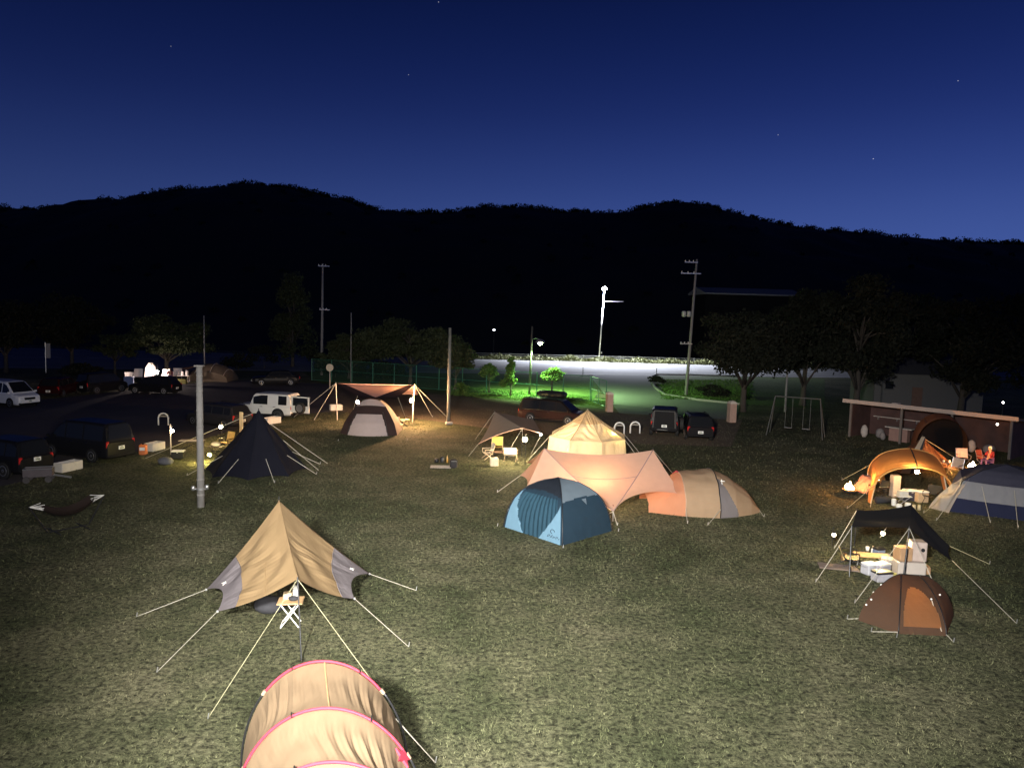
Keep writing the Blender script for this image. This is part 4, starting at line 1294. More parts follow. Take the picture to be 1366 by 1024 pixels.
# ---- beige pole tent with grey wings
loc = G(385, 800)
loc.z = 0
t = thing('wing_tent', 'beige pole tent with grey wings, guyed out on the left of the field', 'tent', loc)
PK = D(372, 668, 20.5)
FT = D(397, 772, 17.4)
LL, LO = D(290, 815, 18.2), D(275, 786, 20.1)
RL, RO = D(473, 798, 19.2), D(493, 765, 21.5)
RB = V((PK.x + .55, 24.2, .35))
def side(A, B, C, Dd, s):
    sag = V((0, 0, -.05))
    inward = ((A + B) / 2 - (C + Dd) / 2).normalized() * .38
    return panel(A, B, C, Dd, V((0, 0, -.10)), V((0, 0, -.10)) , inward, V((0, 0, -.08)), .10, 1.5, s)
def folded(f, s, A, B, C):
    n_ = (B - A).cross(C - A).normalized()
    def g(u, v):
        e = math.sin(math.pi * min(1, max(0, v))) ** .7 * math.sin(math.pi * u) ** .5
        w_ = math.sin(u * 34 + 9 * (1 - v) * (u - .4) + 4 * noise.noise(V((u * 3, v * 2, s))))
        return f(u, v) + n_ * .022 * e * w_ ** 3 * max(0, .5 + 1.2 * noise.noise(V((u * 3, v * 3, s + 4))))
    return g
for nm, C, Dd, s in (('left', LL, LO, 1.0), ('right', RL, RO, 5.0)):
    f = folded(side(PK, FT, C, Dd, s), s, PK, FT, C)
    region_parts(f, 140, 70, lambda u, v: 'canopy' if v < lerp(.60, .77, u) else 'wing', t, {'canopy': BEI, 'wing': GRY})
    MB().tube([f(q / 16, lerp(.60, .77, q / 16)) + V((0, -.01, .012)) for q in range(17)], .010, 5).build('seam', GRY, t, off=loc)
    if nm == 'left':
        MB().tube([f(.5 + .5 * q / 10, .35 + .05 * q / 10) + V((0, -.01, .012)) for q in range(11)], .008, 5).build('seam', MATS['seam'], t, off=loc)
for C in (LO, RO):
    f = panel(PK, C, RB, PK, V((0, 0, -.08)), Z0, Z0, V((0, 0, -.08)))
    region_parts(f, 24, 24, lambda u, v: 'rear_panel', t, {'rear_panel': BEI})
rd = panel(PK, FT, FT, PK, V((0, 0, -.10)), Z0, Z0, V((0, 0, -.1)))
MB().tube([rd(q / 12, 0) + V((0, 0, .02)) for q in range(13)], .016, 6).build('ridge_seam', BEI, t, off=loc)
pb = G(402, 880)
MB().tube([pb, FT + V((0, 0, .05))], .018, 8).build('pole', M_DARKPOLE, t, off=loc)
MB().tube([V((PK.x, PK.y, 0)), PK + V((0, 0, .13))], .018, 8).build('pole', M_DARKPOLE, t, off=loc)
for p, q, m in ((FT, G(277, 958), M_YROPE), (FT, G(509, 925), M_YROPE), (LL, G(209, 896), M_ROPE), (LO, G(182, 822), M_ROPE), (RL, G(545, 862), M_ROPE), (RO, G(555, 787), M_ROPE)):
    rope(t, p, q, m, .0075)
    peg(t, q)
for C in (LL, LO, RL, RO):
    MB().ball(C, .035, 6).build('corner_ring', M_STEEL, t, off=loc)
for f, u, v in ((side(PK, FT, LL, LO, 1), .30, .90), (side(PK, FT, RL, RO, 5), .22, .88)):
    c, e1, e2 = f(u, v), (f(u + .05, v) - f(u, v)).normalized(), (f(u, v + .05) - f(u, v)).normalized()
    nr = e1.cross(e2).normalized()
    if nr.z < 0: nr = -nr
    mk = MB()
    for a, b2 in (((-.09, .04), (.02, -.05)), ((-.02, -.06), (.10, -.02)), ((.02, -.05), (.06, .07))):
        mk.tube([c + e1 * a[0] + e2 * a[1] + nr * .012, c + e1 * b2[0] + e2 * b2[1] + nr * .012], .011, 5)
    mk.build('emblem', M_WHITE, t, off=loc)

# ---- gear helpers
def camp_table(label, loc, rz, size, h, top, legm, group=None, cross=True, name='camp_table'):
    t = thing(name, label, 'table', loc, rz, group)
    w, d = size
    MB().box((0, 0, h), (w, d, .035), 0, .008).build('tabletop', top, t)
    for y in (-d * .42, d * .42):
        if cross:
            MB().tube([(-w * .36, y, 0), (w * .36, y, h - .02)], .016, 6).build('leg', legm, t)
            MB().tube([(w * .36, y * .96, 0), (-w * .36, y * .96, h - .02)], .016, 6).build('leg', legm, t)
        else:
            for x in (-w * .45, w * .45):
                MB().tube([(x, y, 0), (x * .95, y, h - .02)], .02, 6).build('leg', legm, t)
    MB().tube([(-w * .36, -d * .42, .03), (-w * .36, d * .42, .03)], .012, 5).build('brace', legm, t)
    return t
def camp_chair(label, loc, rz, cloth, frame, w=.55, sh=.34, bh=.80, group='camp chairs', arms=None, cat='chair'):
    t = thing('camp_chair', label, cat, loc, rz, group)
    for s in (-1, 1):
        x = s * w / 2
        MB().tube([(x, -.28, 0), (x, .20, sh + .06)], .014, 6).build('leg', frame, t)
        MB().tube([(x * .94, .30, 0), (x * .94, -.24, sh + .04), ], .014, 6).build('leg', frame, t)
        MB().tube([(x, .16, sh - .04), (x, .32, bh)], .014, 6).build('back_post', frame, t)
        MB().tube([(x * 1.04, -.25, sh + .22), (x * 1.04, .24, sh + .24)], .02, 6).build('armrest', arms or frame, t)
        MB().tube([(x * 1.02, -.24, sh + .02), (x * 1.04, -.24, sh + .22)], .012, 5).build('arm_support', frame, t)
    MB().patch(panel((-w / 2, -.25, sh + .03), (w / 2, -.25, sh + .03), (w / 2, .2, sh), (-w / 2, .2, sh), V((0, 0, -.03)), Z0, V((0, 0, -.05))), 8, 6).build('seat', cloth, t, True)
    MB().patch(panel((-w / 2, .19, sh + .04), (w / 2, .19, sh + .04), (w / 2, .32, bh), (-w / 2, .32, bh), V((0, .05, 0)), Z0, V((0, .04, 0))), 8, 6).build('backrest', cloth, t, True)
    return t
def cooler(label, loc, rz, size, body, lid, cat='cooler', group=None):
    t = thing('cooler_box', label, cat, loc, rz, group)
    w, d, h = size
    MB().box((0, 0, h * .42), (w, d, h * .84), 0, .03).build('body', body, t)
    MB().box((0, 0, h * .92), (w + .02, d + .02, h * .16), 0, .03).build('lid', lid, t)
    MB().tube([(-w / 2, -.1, h * .7), (-w / 2 - .05, -.08, h * .74), (-w / 2 - .05, .08, h * .74), (-w / 2, .1, h * .7)], .012, 5).build('handle', M_STEEL, t)
    MB().box((0, -d / 2 - .008, h * .80), (.08, .02, .07), 0, .005).build('latch', M_STEEL, t)
    return t
def lantern(label, loc, r, col, strength, stand=None, group='lit camp lanterns', name='lantern'):
    """loc: centre of the glowing globe"""
    t = thing(name, label, 'lantern', loc, 0, group)
    MB().lathe([(r * .75, -r * 1.9), (r * .8, -r * 1.0), (r * .6, -r * .8)], n=12).build('base', M_DARKPOLE, t, True)
    MB().ball((0, 0, 0), r, 8, (1, 1, 1.05)).build('globe', emit('lantern_%d' % len(MATS), col, strength), t, True)
    MB().lathe([(r * .7, r * .85), (r * .45, r * 1.25), (.01, r * 1.4)], n=12).build('cap', M_DARKPOLE, t, True)
    MB().tube([V((r * .8 * math.cos(a), 0, r * 1.0 + r * 1.1 * math.sin(a))) for a in [math.pi * q / 8 for q in range(9)]], r * .07, 5).build('handle', M_DARKPOLE, t)
    return t
def stand(label, base, top, m=None, hook=.25):
    t = thing('lantern_stand', label, 'stand', base, 0, 'lantern stands')
    h = top.z
    MB().tube([(0, 0, -.03), (0, 0, h)], .016, 7).build('pole', m or M_DARKPOLE, t)
    d = top - V((base.x, base.y, 0))
    MB().tube([(0, 0, h), (d.x * .5, d.y * .5, h + .05), (d.x, d.y, h)], .010, 5).build('hook', m or M_DARKPOLE, t)
    return t
WARM = (1.0, .58, .22)
ORNG = (1.0, .42, .12)
YEL = (1.0, .74, .30)
def fire(label, loc, r, strength):
    t = thing('campfire', label, 'campfire', loc, 0, 'burning campfires')
    MB().lathe([(r * .5, .14), (r * .95, .20), (r, .30), (r * .93, .30), (r * .86, .22), (r * .4, .17)], n=14).build('fire_bowl', mat('sooty_steel', (.05, .045, .04), .6, .6), t, True)
    for k in range(3):
        a = k * 2.1
        MB().tube([(r * .7 * math.cos(a), r * .7 * math.sin(a), 0), (r * .5 * math.cos(a), r * .5 * math.sin(a), .18)], .015, 5).build('leg', M_DARKPOLE, t)
        MB().tube([(-r * .7 * math.cos(a), -r * .7 * math.sin(a), .27 + .03 * k), (r * .7 * math.cos(a), r * .7 * math.sin(a), .33 + .03 * k)], .04, 7).build('log', mat('charred_log', (.04, .025, .02), .9), t)
    fl = MB()
    for k in range(5):
        a = k * 1.26
        c = V((r * .35 * math.cos(a), r * .35 * math.sin(a), .30)) if k else V((0, 0, .32))
        hh = (.5 if k == 0 else .26 + .05 * (k % 3)) * r * 2
        fl.lathe([(r * .05, 0), (r * .26, hh * .2), (r * .22, hh * .5), (r * .1, hh * .8), (.004, hh)], c, 7)
    fl.build('flame', emit('flame_%d' % len(MATS), (1.0, .40, .10), strength), t, True)
    return t

# table under the beige tent
tb = camp_table('wood-topped folding table with crossed white legs under the front of the beige tent', G(384, 838) + V((0, .25, 0)), R(8), (.62, .5), .62, M_WOOD, M_WHITE)
p0 = tb.location
simple_box('storage_box', 'small pale box on the folding table under the beige tent', 'box', p0 + V((-.10, .08, .638)), (.22, .18, .17), mat('cardboard', (.5, .38, .25), .8), R(12))
simple_box('storage_box', 'tall white carton behind the pale box on the folding table', 'box', p0 + V((.06, .20, .638)), (.12, .1, .30), M_WHITE, R(5))
o = MB().ball((0, 0, .07), .11, 8, (1.2, .8, .6)).build('dark_pouch', mat('dark_cloth', (.03, .03, .035), .9), None, True)
o.location = p0 + V((.08, -.05, .633))
tag(o, 'dark crumpled pouch on the folding table', 'pouch')
o = MB().ball((0, 0, .22), .42, 8, (1.0, .8, .52)).build('gear_bag', MATS['dark_cloth'], None, True)
o.location = p0 + V((-.75, .7, 0))
tag(o, 'dark bulging bag in the shade behind the folding table', 'bag')

# ---- blue dome
A, B, C = G(672, 702), G(750, 727.5), G(816, 708)
Dd = A + C - B
Dd.z = 0
cen = (A + C) / 2
t = thing('dome_tent', 'dark blue dome tent with pale blue door flaps, in the middle of the field', 'tent', cen)
H = 1.92
prof = [(0, 1.0), (.20, .965), (.40, .905), (.58, .82), (.72, .70), (.83, .55), (.92, .37), (.975, .19), (1.0, 0.0)]
pz = [p[0] for p in prof]
pa = [p[1] for p in prof]
def dome_pt(P, Q, u, v, out=0.0):
    """face from corner P to Q, u along, v up"""
    k = float(np.interp(v, pz, pa)) + out
    e = P.lerp(Q, u)
    d = (e - cen)
    bow = 1 + .035 * math.sin(math.pi * u) * math.sin(math.pi * min(1, v * 1.1))
    wr = .010 * noise.noise(V((e.x * 3 + v * 4, e.y * 3, v * 3))) + .006 * noise.noise(V((e.x * 9 + v * 9, e.y * 9 - v * 5, 2)))
    return cen + d * (k + wr * math.sin(math.pi * u) * (1 - v)) * bow + V((0, 0, v * H))
NAVY = fab('navy_fly', (.014, .032, .052), .10, bump=.12)
NAVY2 = fab('dark_navy_roof', (.012, .016, .024), .06)
GBLU = fab('grey_blue_roof', (.12, .155, .19), .10, bump=.15)
LBLU = fab('pale_blue_flap', (.15, .27, .37), .15, bump=.2)
DOOR = fab('pleated_door', (.020, .055, .085), .12, stretch=(9, 9, .3), bump=.4)
def dclsL(u, v):
    if v > .76 + .05 * math.sin(math.pi * u): return 'roof_panel'
    lw = .33 * (1 - v / .78)
    if v < .76 and .03 < u < .03 + max(0, lw) * .95 and v < .76: return 'door_flap'
    rw = .36 * (1 - v / .66)
    if v < .66 and 1 - .03 - max(0, rw) < u < .97: return 'door_flap'
    if .10 < u < .90 and v < .74: return 'door'
    return 'wall'
def dclsR(u, v):
    return 'roof_fly' if v > .70 + .03 * math.sin(math.pi * u) else 'wall'
mm = {'roof_panel': NAVY2, 'door_flap': LBLU, 'door': DOOR, 'wall': NAVY, 'roof_fly': GBLU}
pl = lambda u: .012 * math.sin(u * 70)
def fL(u, v):
    d = dclsL(u, v)
    return dome_pt(A, B, u, v, (.018 * math.sin(u * 85 + v * 2) if d == 'door' else (.012 if d == 'door_flap' else 0)))
region_parts(fL, 120, 60, dclsL, t, mm)
region_parts(lambda u, v: dome_pt(B, C, u, v, .012 if v > .70 else 0), 60, 60, dclsR, t, mm)
region_parts(lambda u, v: dome_pt(C, Dd, u, v), 30, 30, lambda u, v: 'roof_panel' if v > .75 else 'wall', t, mm)
region_parts(lambda u, v: dome_pt(Dd, A, u, v), 30, 30, lambda u, v: 'roof_panel' if v > .75 else 'wall', t, mm)
for P in (A, B, C, Dd):
    MB().tube([dome_pt(P, P, 0, q / 24, .012) for q in range(25)], .016, 6).build('pole', M_DARKPOLE, t, True, off=cen)
c0 = dome_pt(B, C, .55, .62, .03)
e = dome_pt(B, C, .45, .70, .02)
MB().prism([dome_pt(B, C, .50, .70, .02), dome_pt(B, C, .62, .70, .02), dome_pt(B, C, .56, .60, .02)], V((0, -.012, 0))).build('vent_flap', GBLU, t, off=cen)
mk = MB()
for k in range(9):
    u0 = .76 + .022 * k
    v0 = .085 + .012 * (k % 2)
    mk.tube([dome_pt(A, B, u0, v0, .022), dome_pt(A, B, u0 + .012, v0 + .045 - .01 * (k % 3), .022)], .009, 5)
mk.tube([dome_pt(A, B, .84 + .035 * math.cos(a), .20 + .035 * math.sin(a), .022) for a in [k * .5 for k in range(10)]], .010, 5)
mk.build('emblem', NAVY2, t, off=cen)
for P in (A, B, C):
    q = cen + (P - cen) * 1.12
    q.z = 0
    peg(t, q)

# ---- pink wing tarp
PINK = fab('pink_canvas', (.58, .37, .28), .36, tcol=(.74, .42, .28), bump=.2)
P1, P2 = D(726, 598, 32.2), D(871, 600, 32.8)
F = D(818, 682, 29.2)
LF, LX = D(701, 652, 30.8), D(694, 634, 33.4)
RX = D(910, 659, 30.6)
loc = V(((P1.x + P2.x) / 2, 32, 0))
t = thing('wing_tarp', 'wide pink tarp on two poles, lit from underneath, behind the blue dome', 'tarp', loc)
dn = V((0, 0, -.22))
mid = (P1 + P2) / 2
Bk = V((F.x - .3, 36.4, .55))
RXb, LXb = V((RX.x + .2, 35.6, 1.0)), V((LX.x + .3, 35.8, .9))
fm_ = panel(P1, P2, F, F, dn, Z0, Z0, V((0, 0, -.12)))
M1 = lambda A_, B_, C_, s1, s2, s3, nm, n=26: MB().patch(panel(A_, B_, C_, C_, s1, s2, Z0, s3), n, n).build(nm, PINK, t, True, off=loc)
M1(P1, P2, F, V((0, 0, -.24)), V((0, 0, -.10)), V((0, 0, -.10)), 'front_panel', 40)
up = lambda A_, B_, k: (mid - (A_ + B_) / 2).normalized() * k
M1(P1, F, LF, V((0, 0, -.10)), up(F, LF, .35), V((0, 0, -.05)), 'side_panel')
M1(P1, LF, LX, V((0, 0, -.05)), up(LF, LX, .2), V((0, 0, -.05)), 'wing_panel')
M1(P2, F, RX, V((0, 0, -.10)), up(F, RX, .55), V((0, 0, -.05)), 'side_panel')
M1(P1, P2, Bk, V((0, 0, -.24)), V((0, 0, -.10)), V((0, 0, -.10)), 'rear_panel', 30)
M1(P1, Bk, LXb, V((0, 0, -.10)), up(Bk, LXb, .3), V((0, 0, -.05)), 'side_panel')
M1(P2, Bk, RXb, V((0, 0, -.10)), up(Bk, RXb, .3), V((0, 0, -.05)), 'side_panel')
SEAM = mat('pink_seam', (.30, .20, .20), .8)
for a, b2, s in ((P1, F, V((0, 0, -.10))), (P2, F, V((0, 0, -.10)))):
    c = crv(a, b2, s)
    MB().tube([c(q / 14) + V((0, -.01, .02)) for q in range(15)], .018, 5).build('seam', SEAM, t, True, off=loc)
f_ = panel(P1, P2, F, F, V((0, 0, -.24)), V((0, 0, -.1)), Z0, V((0, 0, -.1)))
MB().tube([f_(q / 14, .42) + V((0, -.01, .012)) for q in range(15)], .010, 5).build('seam', SEAM, t, True, off=loc)
for P in (P1, P2):
    MB().tube([V((P.x, P.y, 0)), P + V((0, 0, .08))], .02, 8).build('pole', M_DARKPOLE, t, off=loc)
for P, q in ((F, F + V((.1, -.55, 0))), (F, F + V((-.9, -.35, 0))), (RX, RX + V((1.1, -.3, 0))), (LF, LF + V((-.7, -.5, 0))), (P2, G(905, 640)), (LX, LX + V((-1.0, .1, 0)))):
    q = V((q.x, q.y, 0))
    rope(t, P, q, r=.012)
    peg(t, q)
MB().tube([F + V((0, 0, .02)), F + V((0, 0, -F.z))], .02, 6).build('pole', mat('grey_pole', (.4, .4, .4), .4, .5), t, off=loc)
mk = MB().tube([f_(.60 + .02 * k, .88 + .02 * (k % 2)) + V((0, -.02, .02)) for k in range(4)], .013, 5)
mk.build('emblem', mat('red_ink', (.3, .08, .05), .7), t, off=loc)
lantern('lantern burning under the pink tarp', V(((P1.x + P2.x) / 2 - .35, 31.7, .55)), .085, (1.0, .64, .34), 1484)

# ---- glowing bell tent
BELL = fab('cream_canvas', (.50, .42, .30), .34, tcol=(.70, .56, .38), bump=.8, stretch=(1.2, 1.2, .5), bscale=3)
BELLT = fab('tan_canvas_top', (.38, .27, .16), .22, tcol=(.6, .4, .2), bump=.4)
cen = V((G(785, 623).x, 42.0, 0))
cen.x = D(784, 580, 42).x
t = thing('bell_tent', 'glowing cream bell tent with a pointed top, behind the pink tarp', 'tent', cen)
AP = D(784, 547, 42)
zs = 1.28
N = 8
rs, rb = 2.2, 2.36
ph = R(22.5) - R(8)
oct_ = lambda r, z, k: cen + V((r * math.cos(ph + k * math.pi / 4), r * math.sin(ph + k * math.pi / 4), z))
for k in range(N):
    a, b2 = oct_(rs, zs, k), oct_(rs, zs, k + 1)
    a0, b0 = oct_(rb, 0, k), oct_(rb, 0, k + 1)
    ctr = (a + b2) / 2
    inw = (cen + V((0, 0, zs)) - ctr).normalized() * .10
    ro = panel(a, b2, AP, AP, inw + V((0, 0, -.02)), V((0, 0, -.10)), Z0, V((0, 0, -.10)))
    nrm_ = (b2 - a).cross(AP - a).normalized()
    def rof(u, v, ro=ro, k=k, n_=nrm_):
        w = math.sin(math.pi * u) * min(1, v * 6) * (1 - v) ** .5
        dg = (1 if k % 2 else -1)
        return ro(u, v) + n_ * w * .035 * math.sin(2 * math.pi * (v * 4.2 + dg * u * 1.4 + .8 * noise.noise(V((u * 2, v * 2, k * 3.1)))))
    region_parts(rof, 40, 60, lambda u, v: 'roof' if v < .60 else 'peak_cap', t, {'roof': BELL, 'peak_cap': BELLT})
    wl = panel(a, b2, b0, a0, inw, Z0, inw * .3, Z0, .08, 2.5, k + 20)
    region_parts(wl, 24, 16, lambda u, v: 'wall', t, {'wall': BELL})
    c = crv(a, AP, V((0, 0, -.10)))
    MB().tube([c(q / 12) + V((0, 0, .015)) for q in range(13)], .018, 5).build('seam', mat('canvas_seam', (.28, .20, .11), .8), t, True, off=cen)
    q = oct_(rb + 1.0, 0, k)
    if k in (0, 4, 5, 7):
        rope(t, a, q, r=.010)
MB().tube([cen, AP + V((0, 0, .06))], .025, 8).build('pole', M_STEEL, t, off=cen)
lantern('big lantern lighting the inside of the bell tent', cen + V((-.35, -.6, 1.05)), .10, (1.0, .74, .42), 606)
lantern('small yellow lantern against the right wall inside the bell tent', cen + V((1.35, -.75, 1.52)), .07, (1.0, .72, .16), 594)

# ---- grey tarp with chairs
GT = fab('grey_brown_tarp', (.20, .165, .14), .25, tcol=(.3, .2, .14), bump=.3)
T1, T2, T3, T4 = D(660, 549, 46), D(638, 592, 42.2), D(697, 571, 42), D(723, 578, 43.2)
T5 = D(712, 560, 47)
loc = V((T3.x - 1, 43.5, 0))
t = thing('small_tarp', 'small grey-brown tarp pitched beside the bell tent, chairs under it', 'tarp', loc)
for (a, b2, c, d_, sx) in ((T2, T3, T1, T1, V((0, 0, .12))), (T3, T4, T5, T1, V((0, 0, .05)))):
    MB().patch(panel(a, b2, c, d_, sx, Z0, Z0, V((.05, 0, -.1)) if d_ is T1 and c is T1 else Z0), 20, 20).build('canopy', GT, t, True, off=loc)
c = crv(T2, T3, V((0, 0, .12)))
MB().tube([c(q / 10) for q in range(11)], .025, 6).build('hem', mat('brown_hem', (.35, .22, .17), .8), t, True, off=loc)
MB().tube([T3, T4], .025, 6).build('hem', MATS['brown_hem'], t, off=loc)
for P in (T1, T3):
    MB().tube([V((P.x, P.y, 0)), P + V((0, 0, .06))], .018, 7).build('pole', M_DARKPOLE, t, off=loc)
for P, q in ((T2, V((T2.x - .5, T2.y - .4, 0))), (T4, G(708, 606)), (T1, V((T1.x - 1.2, T1.y + 1.4, 0))), (T3, G(672, 612))):
    rope(t, P, q, r=.009)
L0 = D(700.5, 586, 39.6)
base = V((L0.x + .0, L0.y, 0))
stand('thin black lantern stand between the chairs and the pink tarp', V((L0.x + .03, L0.y + .12, 0)), V((L0.x, L0.y, L0.z + .26)))
lantern('round bright lantern hanging on the stand beside the low chairs', L0, .115, (1.0, .76, .42), 2757)
L1 = D(721.5, 576, 42.9)
lantern('small white lamp hanging from the tip of the grey-brown tarp', L1 + V((0, -.1, -.12)), .055, (1, .85, .65), 360)
FRW = mat('pale_wood_frame', (.55, .42, .28), .6)
camp_chair('low chair with a yellow back facing the camera from behind the low table', G(663, 604) + V((0, .2, 0)), R(0), mat('yellow_cloth', (.70, .48, .10), .8, var=.08), FRW, .62, .32, .85, 'low chairs under the grey tarp')
camp_chair('low wooden chair seen from its side, left of the low table', G(651, 612), R(-75), mat('cream_cloth', (.6, .5, .36), .8), FRW, .6, .32, .85, 'low chairs under the grey tarp')
camp_chair('low white slatted chair with its back to the camera, right of the low table', G(681, 614), R(172), mat('white_cloth', (.68, .60, .50), .8), FRW, .68, .34, .75, 'low chairs under the grey tarp')
camp_table('low brown table between the three low chairs', G(668, 612) + V((0, .3, 0)), R(5), (.75, .5), .34, mat('brown_board', (.22, .13, .08), .6), M_DARKPOLE, cross=False)
simple_box('storage_box', 'cream cube box in front of the side-on low chair', 'box', G(659, 621), (.42, .36, .42), mat('cream_board', (.62, .52, .36), .7), R(8))
t = thing('picnic_mat', 'pale patterned mat spread on the grass left of the low chairs', 'mat', G(588, 623), R(3))
MB().box((0, 0, .03), (1.05, .62, .025), 0, .008).build('sheet', mat('checked_cloth', (.48, .42, .38), .9, var=.6, scale=14), t)
MB().box((.46, 0, .048), (.06, .62, .02), 0, .006).build('folded_edge', M_PALEW, t)
simple_box('black_bag', 'black square bag at the right end of the pale mat', 'bag', G(605, 624), (.40, .35, .46), mat('black_cloth', (.02, .018, .02), .9), R(8), handle=True, bev=.08)
t = thing('tea_set', 'dark pots and a bottle standing behind the pale mat', 'pots', G(590, 617))
MB().lathe([(.12, 0), (.14, .1), (.13, .28), (.05, .34)], (0, 0, 0), 12).build('pot', M_BLACK, t, True)
MB().lathe([(.05, 0), (.05, .25), (.02, .33), (.02, .4)], (.25, .05, 0), 10).build('bottle', mat('amber_bottle', (.3, .18, .05), .2), t, True)
MB().lathe([(.12, 0), (.12, .2)], (-.3, .04, 0), 12).build('pan', M_DARKPOLE, t, True)

# ---- black-and-mauve dome with pink tarp
MAUV = fab('mauve_panel', (.34, .28, .28), .15)
BRWN = fab('dark_brown_panel', (.030, .018, .018), .08)
cen = D(496, 560, 49.2)
cen.z = 0
t = thing('two_tone_tent', 'mauve and dark brown dome tent under a pink tarp across the field', 'tent', cen)
HH = 2.15
def tt_pt(u, v, front=True):
    a = lerp(-1, 1, u)
    w = float(np.interp(v, [0, .35, .65, .85, 1], [1.85, 1.62, 1.25, .95, .55])) * (.98 if front else 1)
    dp = float(np.interp(v, [0, .35, .65, .85, 1], [1.75, 1.45, .95, .55, .2]))
    x = a * w
    y = -dp * math.cos(a * 1.15) ** .6
    return cen + V((x, y, HH * v - .10 * (a * a) * v))
def tcl(u, v):
    a = abs(2 * u - 1)
    if v < .60: return 'front_panel' if a < lerp(.70, .62, v / .6) else ('flank_panel' if u < .5 else 'flank_panel ')
    if v < .83: return 'mesh_band'
    return 'roof_cap'
MM = {'flank_panel ': BRWN, 'front_panel': MAUV, 'flank_panel': BRWN, 'mesh_band': BRWN, 'roof_cap': MAUV}
region_parts(tt_pt, 80, 60, tcl, t, MM)
region_parts(lambda u, v: (lambda p: V((p.x, 2 * cen.y - p.y + .2, p.z)))(tt_pt(u, v)), 40, 30, tcl, t, MM)
for s in (0.0, 1.0):
    MB().patch(lambda u, v: (lambda p: V((p.x, lerp(p.y, 2 * cen.y - p.y + .2, u), p.z)))(tt_pt(s, v)), 8, 16).build('side_panel', fab('pale_side', (.45, .36, .30), .4), t, True, off=cen)
MB().patch(lambda u, v: (lambda p: V((p.x, lerp(p.y, 2 * cen.y - p.y + .2, v), p.z)))(tt_pt(u, 1)), 10, 4).build('roof_panel', BRWN, t, True, off=cen)
for s in (-1, 1):
    u0 = .5 + s * .35
    MB().tube([tt_pt(u0 - s * .0, q / 12) + V((0, -.02, .01)) for q in range(9)], .02, 5).build('pole', M_DARKPOLE, t, True, off=cen)
for q in (G(451, 588), G(543, 587)):
    peg(t, q)
PKT = fab('rose_tarp', (.52, .33, .31), .12, tcol=(.5, .28, .2), bump=.2)
ctr = D(501, 530, 48.4)
TLo, TRo = D(448, 511, 54), D(553, 513, 54)
TLi, TRi = D(459, 512, 54), D(545, 513.5, 54)
loc = V((ctr.x, 52, 0))
t = thing('wing_tarp', 'pink and dark brown tarp stretched above the mauve dome tent', 'tarp', loc)
WLl, WRr = D(477, 528, 49), D(531, 530, 49)
MB().patch(panel(TLi, TRi, ctr, ctr, V((0, 0, -.05))), 20, 20).build('pink_panel', PKT, t, True, off=loc)
MB().patch(panel(TLo, TLi, ctr, WLl), 12, 12).build('dark_panel', BRWN, t, True, off=loc)
MB().patch(panel(TRi, TRo, WRr, ctr), 12, 12).build('dark_panel', BRWN, t, True, off=loc)
bk = V((ctr.x, 58, 1.5))
MB().patch(panel(TLo, TRo, bk + V((1.5, 0, 0)), bk - V((1.5, 0, 0))), 12, 12).build('rear_panel', PKT, t, True, off=loc)
for P in (TLo, TRo):
    MB().tube([V((P.x + (.12 if P is TLo else -.12), P.y, 0)), P + V((0, 0, .05))], .035, 8).build('pole', mat('pale_pole', (.6, .5, .4), .5, .2), t, off=loc)
for P, q in ((TLo, G(419, 560)), (TLo, G(392, 556)), (TRo, G(596, 556)), (TRo, G(577, 556)), (WLl, G(466, 562)), (WRr, G(543, 562))):
    rope(t, P, q, r=.017)
    peg(t, q)
L2 = D(549, 534, 52.5)
stand('lantern stand right of the mauve dome tent', V((L2.x + .05, L2.y + .15, 0)), V((L2.x, L2.y, L2.z + .3)), MATS['pale_pole'])
lantern('orange lantern hanging on a stand right of the mauve dome tent', L2, .13, (1.0, .55, .25), 6885)
L3 = D(477, 536, 52.5)
lantern('pale lamp glowing at the left flank of the mauve dome tent', L3, .11, (1.0, .62, .40), 742)
camp_chair('chair lit orange beside the right flank of the mauve dome tent', V((L2.x - .6, 50.5, 0)), R(40), mat('pale_cloth', (.6, .48, .4), .8), FRW)
camp_table('low table between the mauve dome tent and the orange lantern', V((L2.x - .5, 52.0, 0)), R(10), (.9, .5), .45, M_WOOD, M_DARKPOLE)

# ---- black cone tent
BLKC = fab('black_canvas', (.0045, .005, .011), .03)
cen = D(342, 600, 36.9)
cen.z = 0
t = thing('cone_tent', 'black cone tent standing beside the lamp post', 'tent', cen)
AP = D(345, 548, 36.9)
rb, NS = 2.42, 8
ph = R(10)
pt_ = lambda k, r=rb: cen + V((r * math.cos(ph + k * math.pi * 2 / NS), r * math.sin(ph + k * math.pi * 2 / NS), 0))
for k in range(NS):
    a, b2 = pt_(k), pt_(k + 1)
    inw = (cen - (a + b2) / 2).normalized() * .10 + V((0, 0, .10))
    MB().patch(panel(a, b2, AP, AP, inw, V((0, 0, -.08)), Z0, V((0, 0, -.08)), .05, 1.6, k), 16, 24).build('panel', BLKC, t, True, off=cen)
    c = crv(a, AP, V((0, 0, -.08)))
    MB().tube([c(q / 10) + V((0, 0, .01)) for q in range(11)], .012, 5).build('seam', BLKC, t, True, off=cen)
    if k not in (1, 2, 3):
        q = pt_(k + .5, rb + .75)
        rope(t, ((a + b2) / 2).lerp(AP, .28), q, r=.013)
        peg(t, q)
rope(t, AP, G(194, 611), r=.014)
rope(t, AP.lerp(pt_(0), .2), G(437, 618), r=.012)
rope(t, AP.lerp(pt_(0), .5), G(425, 627), r=.012)
MB().tube([cen, AP + V((0, 0, .12))], .022, 8).build('pole', M_DARKPOLE, t, off=cen)
MB().tube([AP + V((0, 0, -.12)), AP + V((0, 0, .02))], [.12, .03], 8).build('peak_cap', BLKC, t, off=cen)

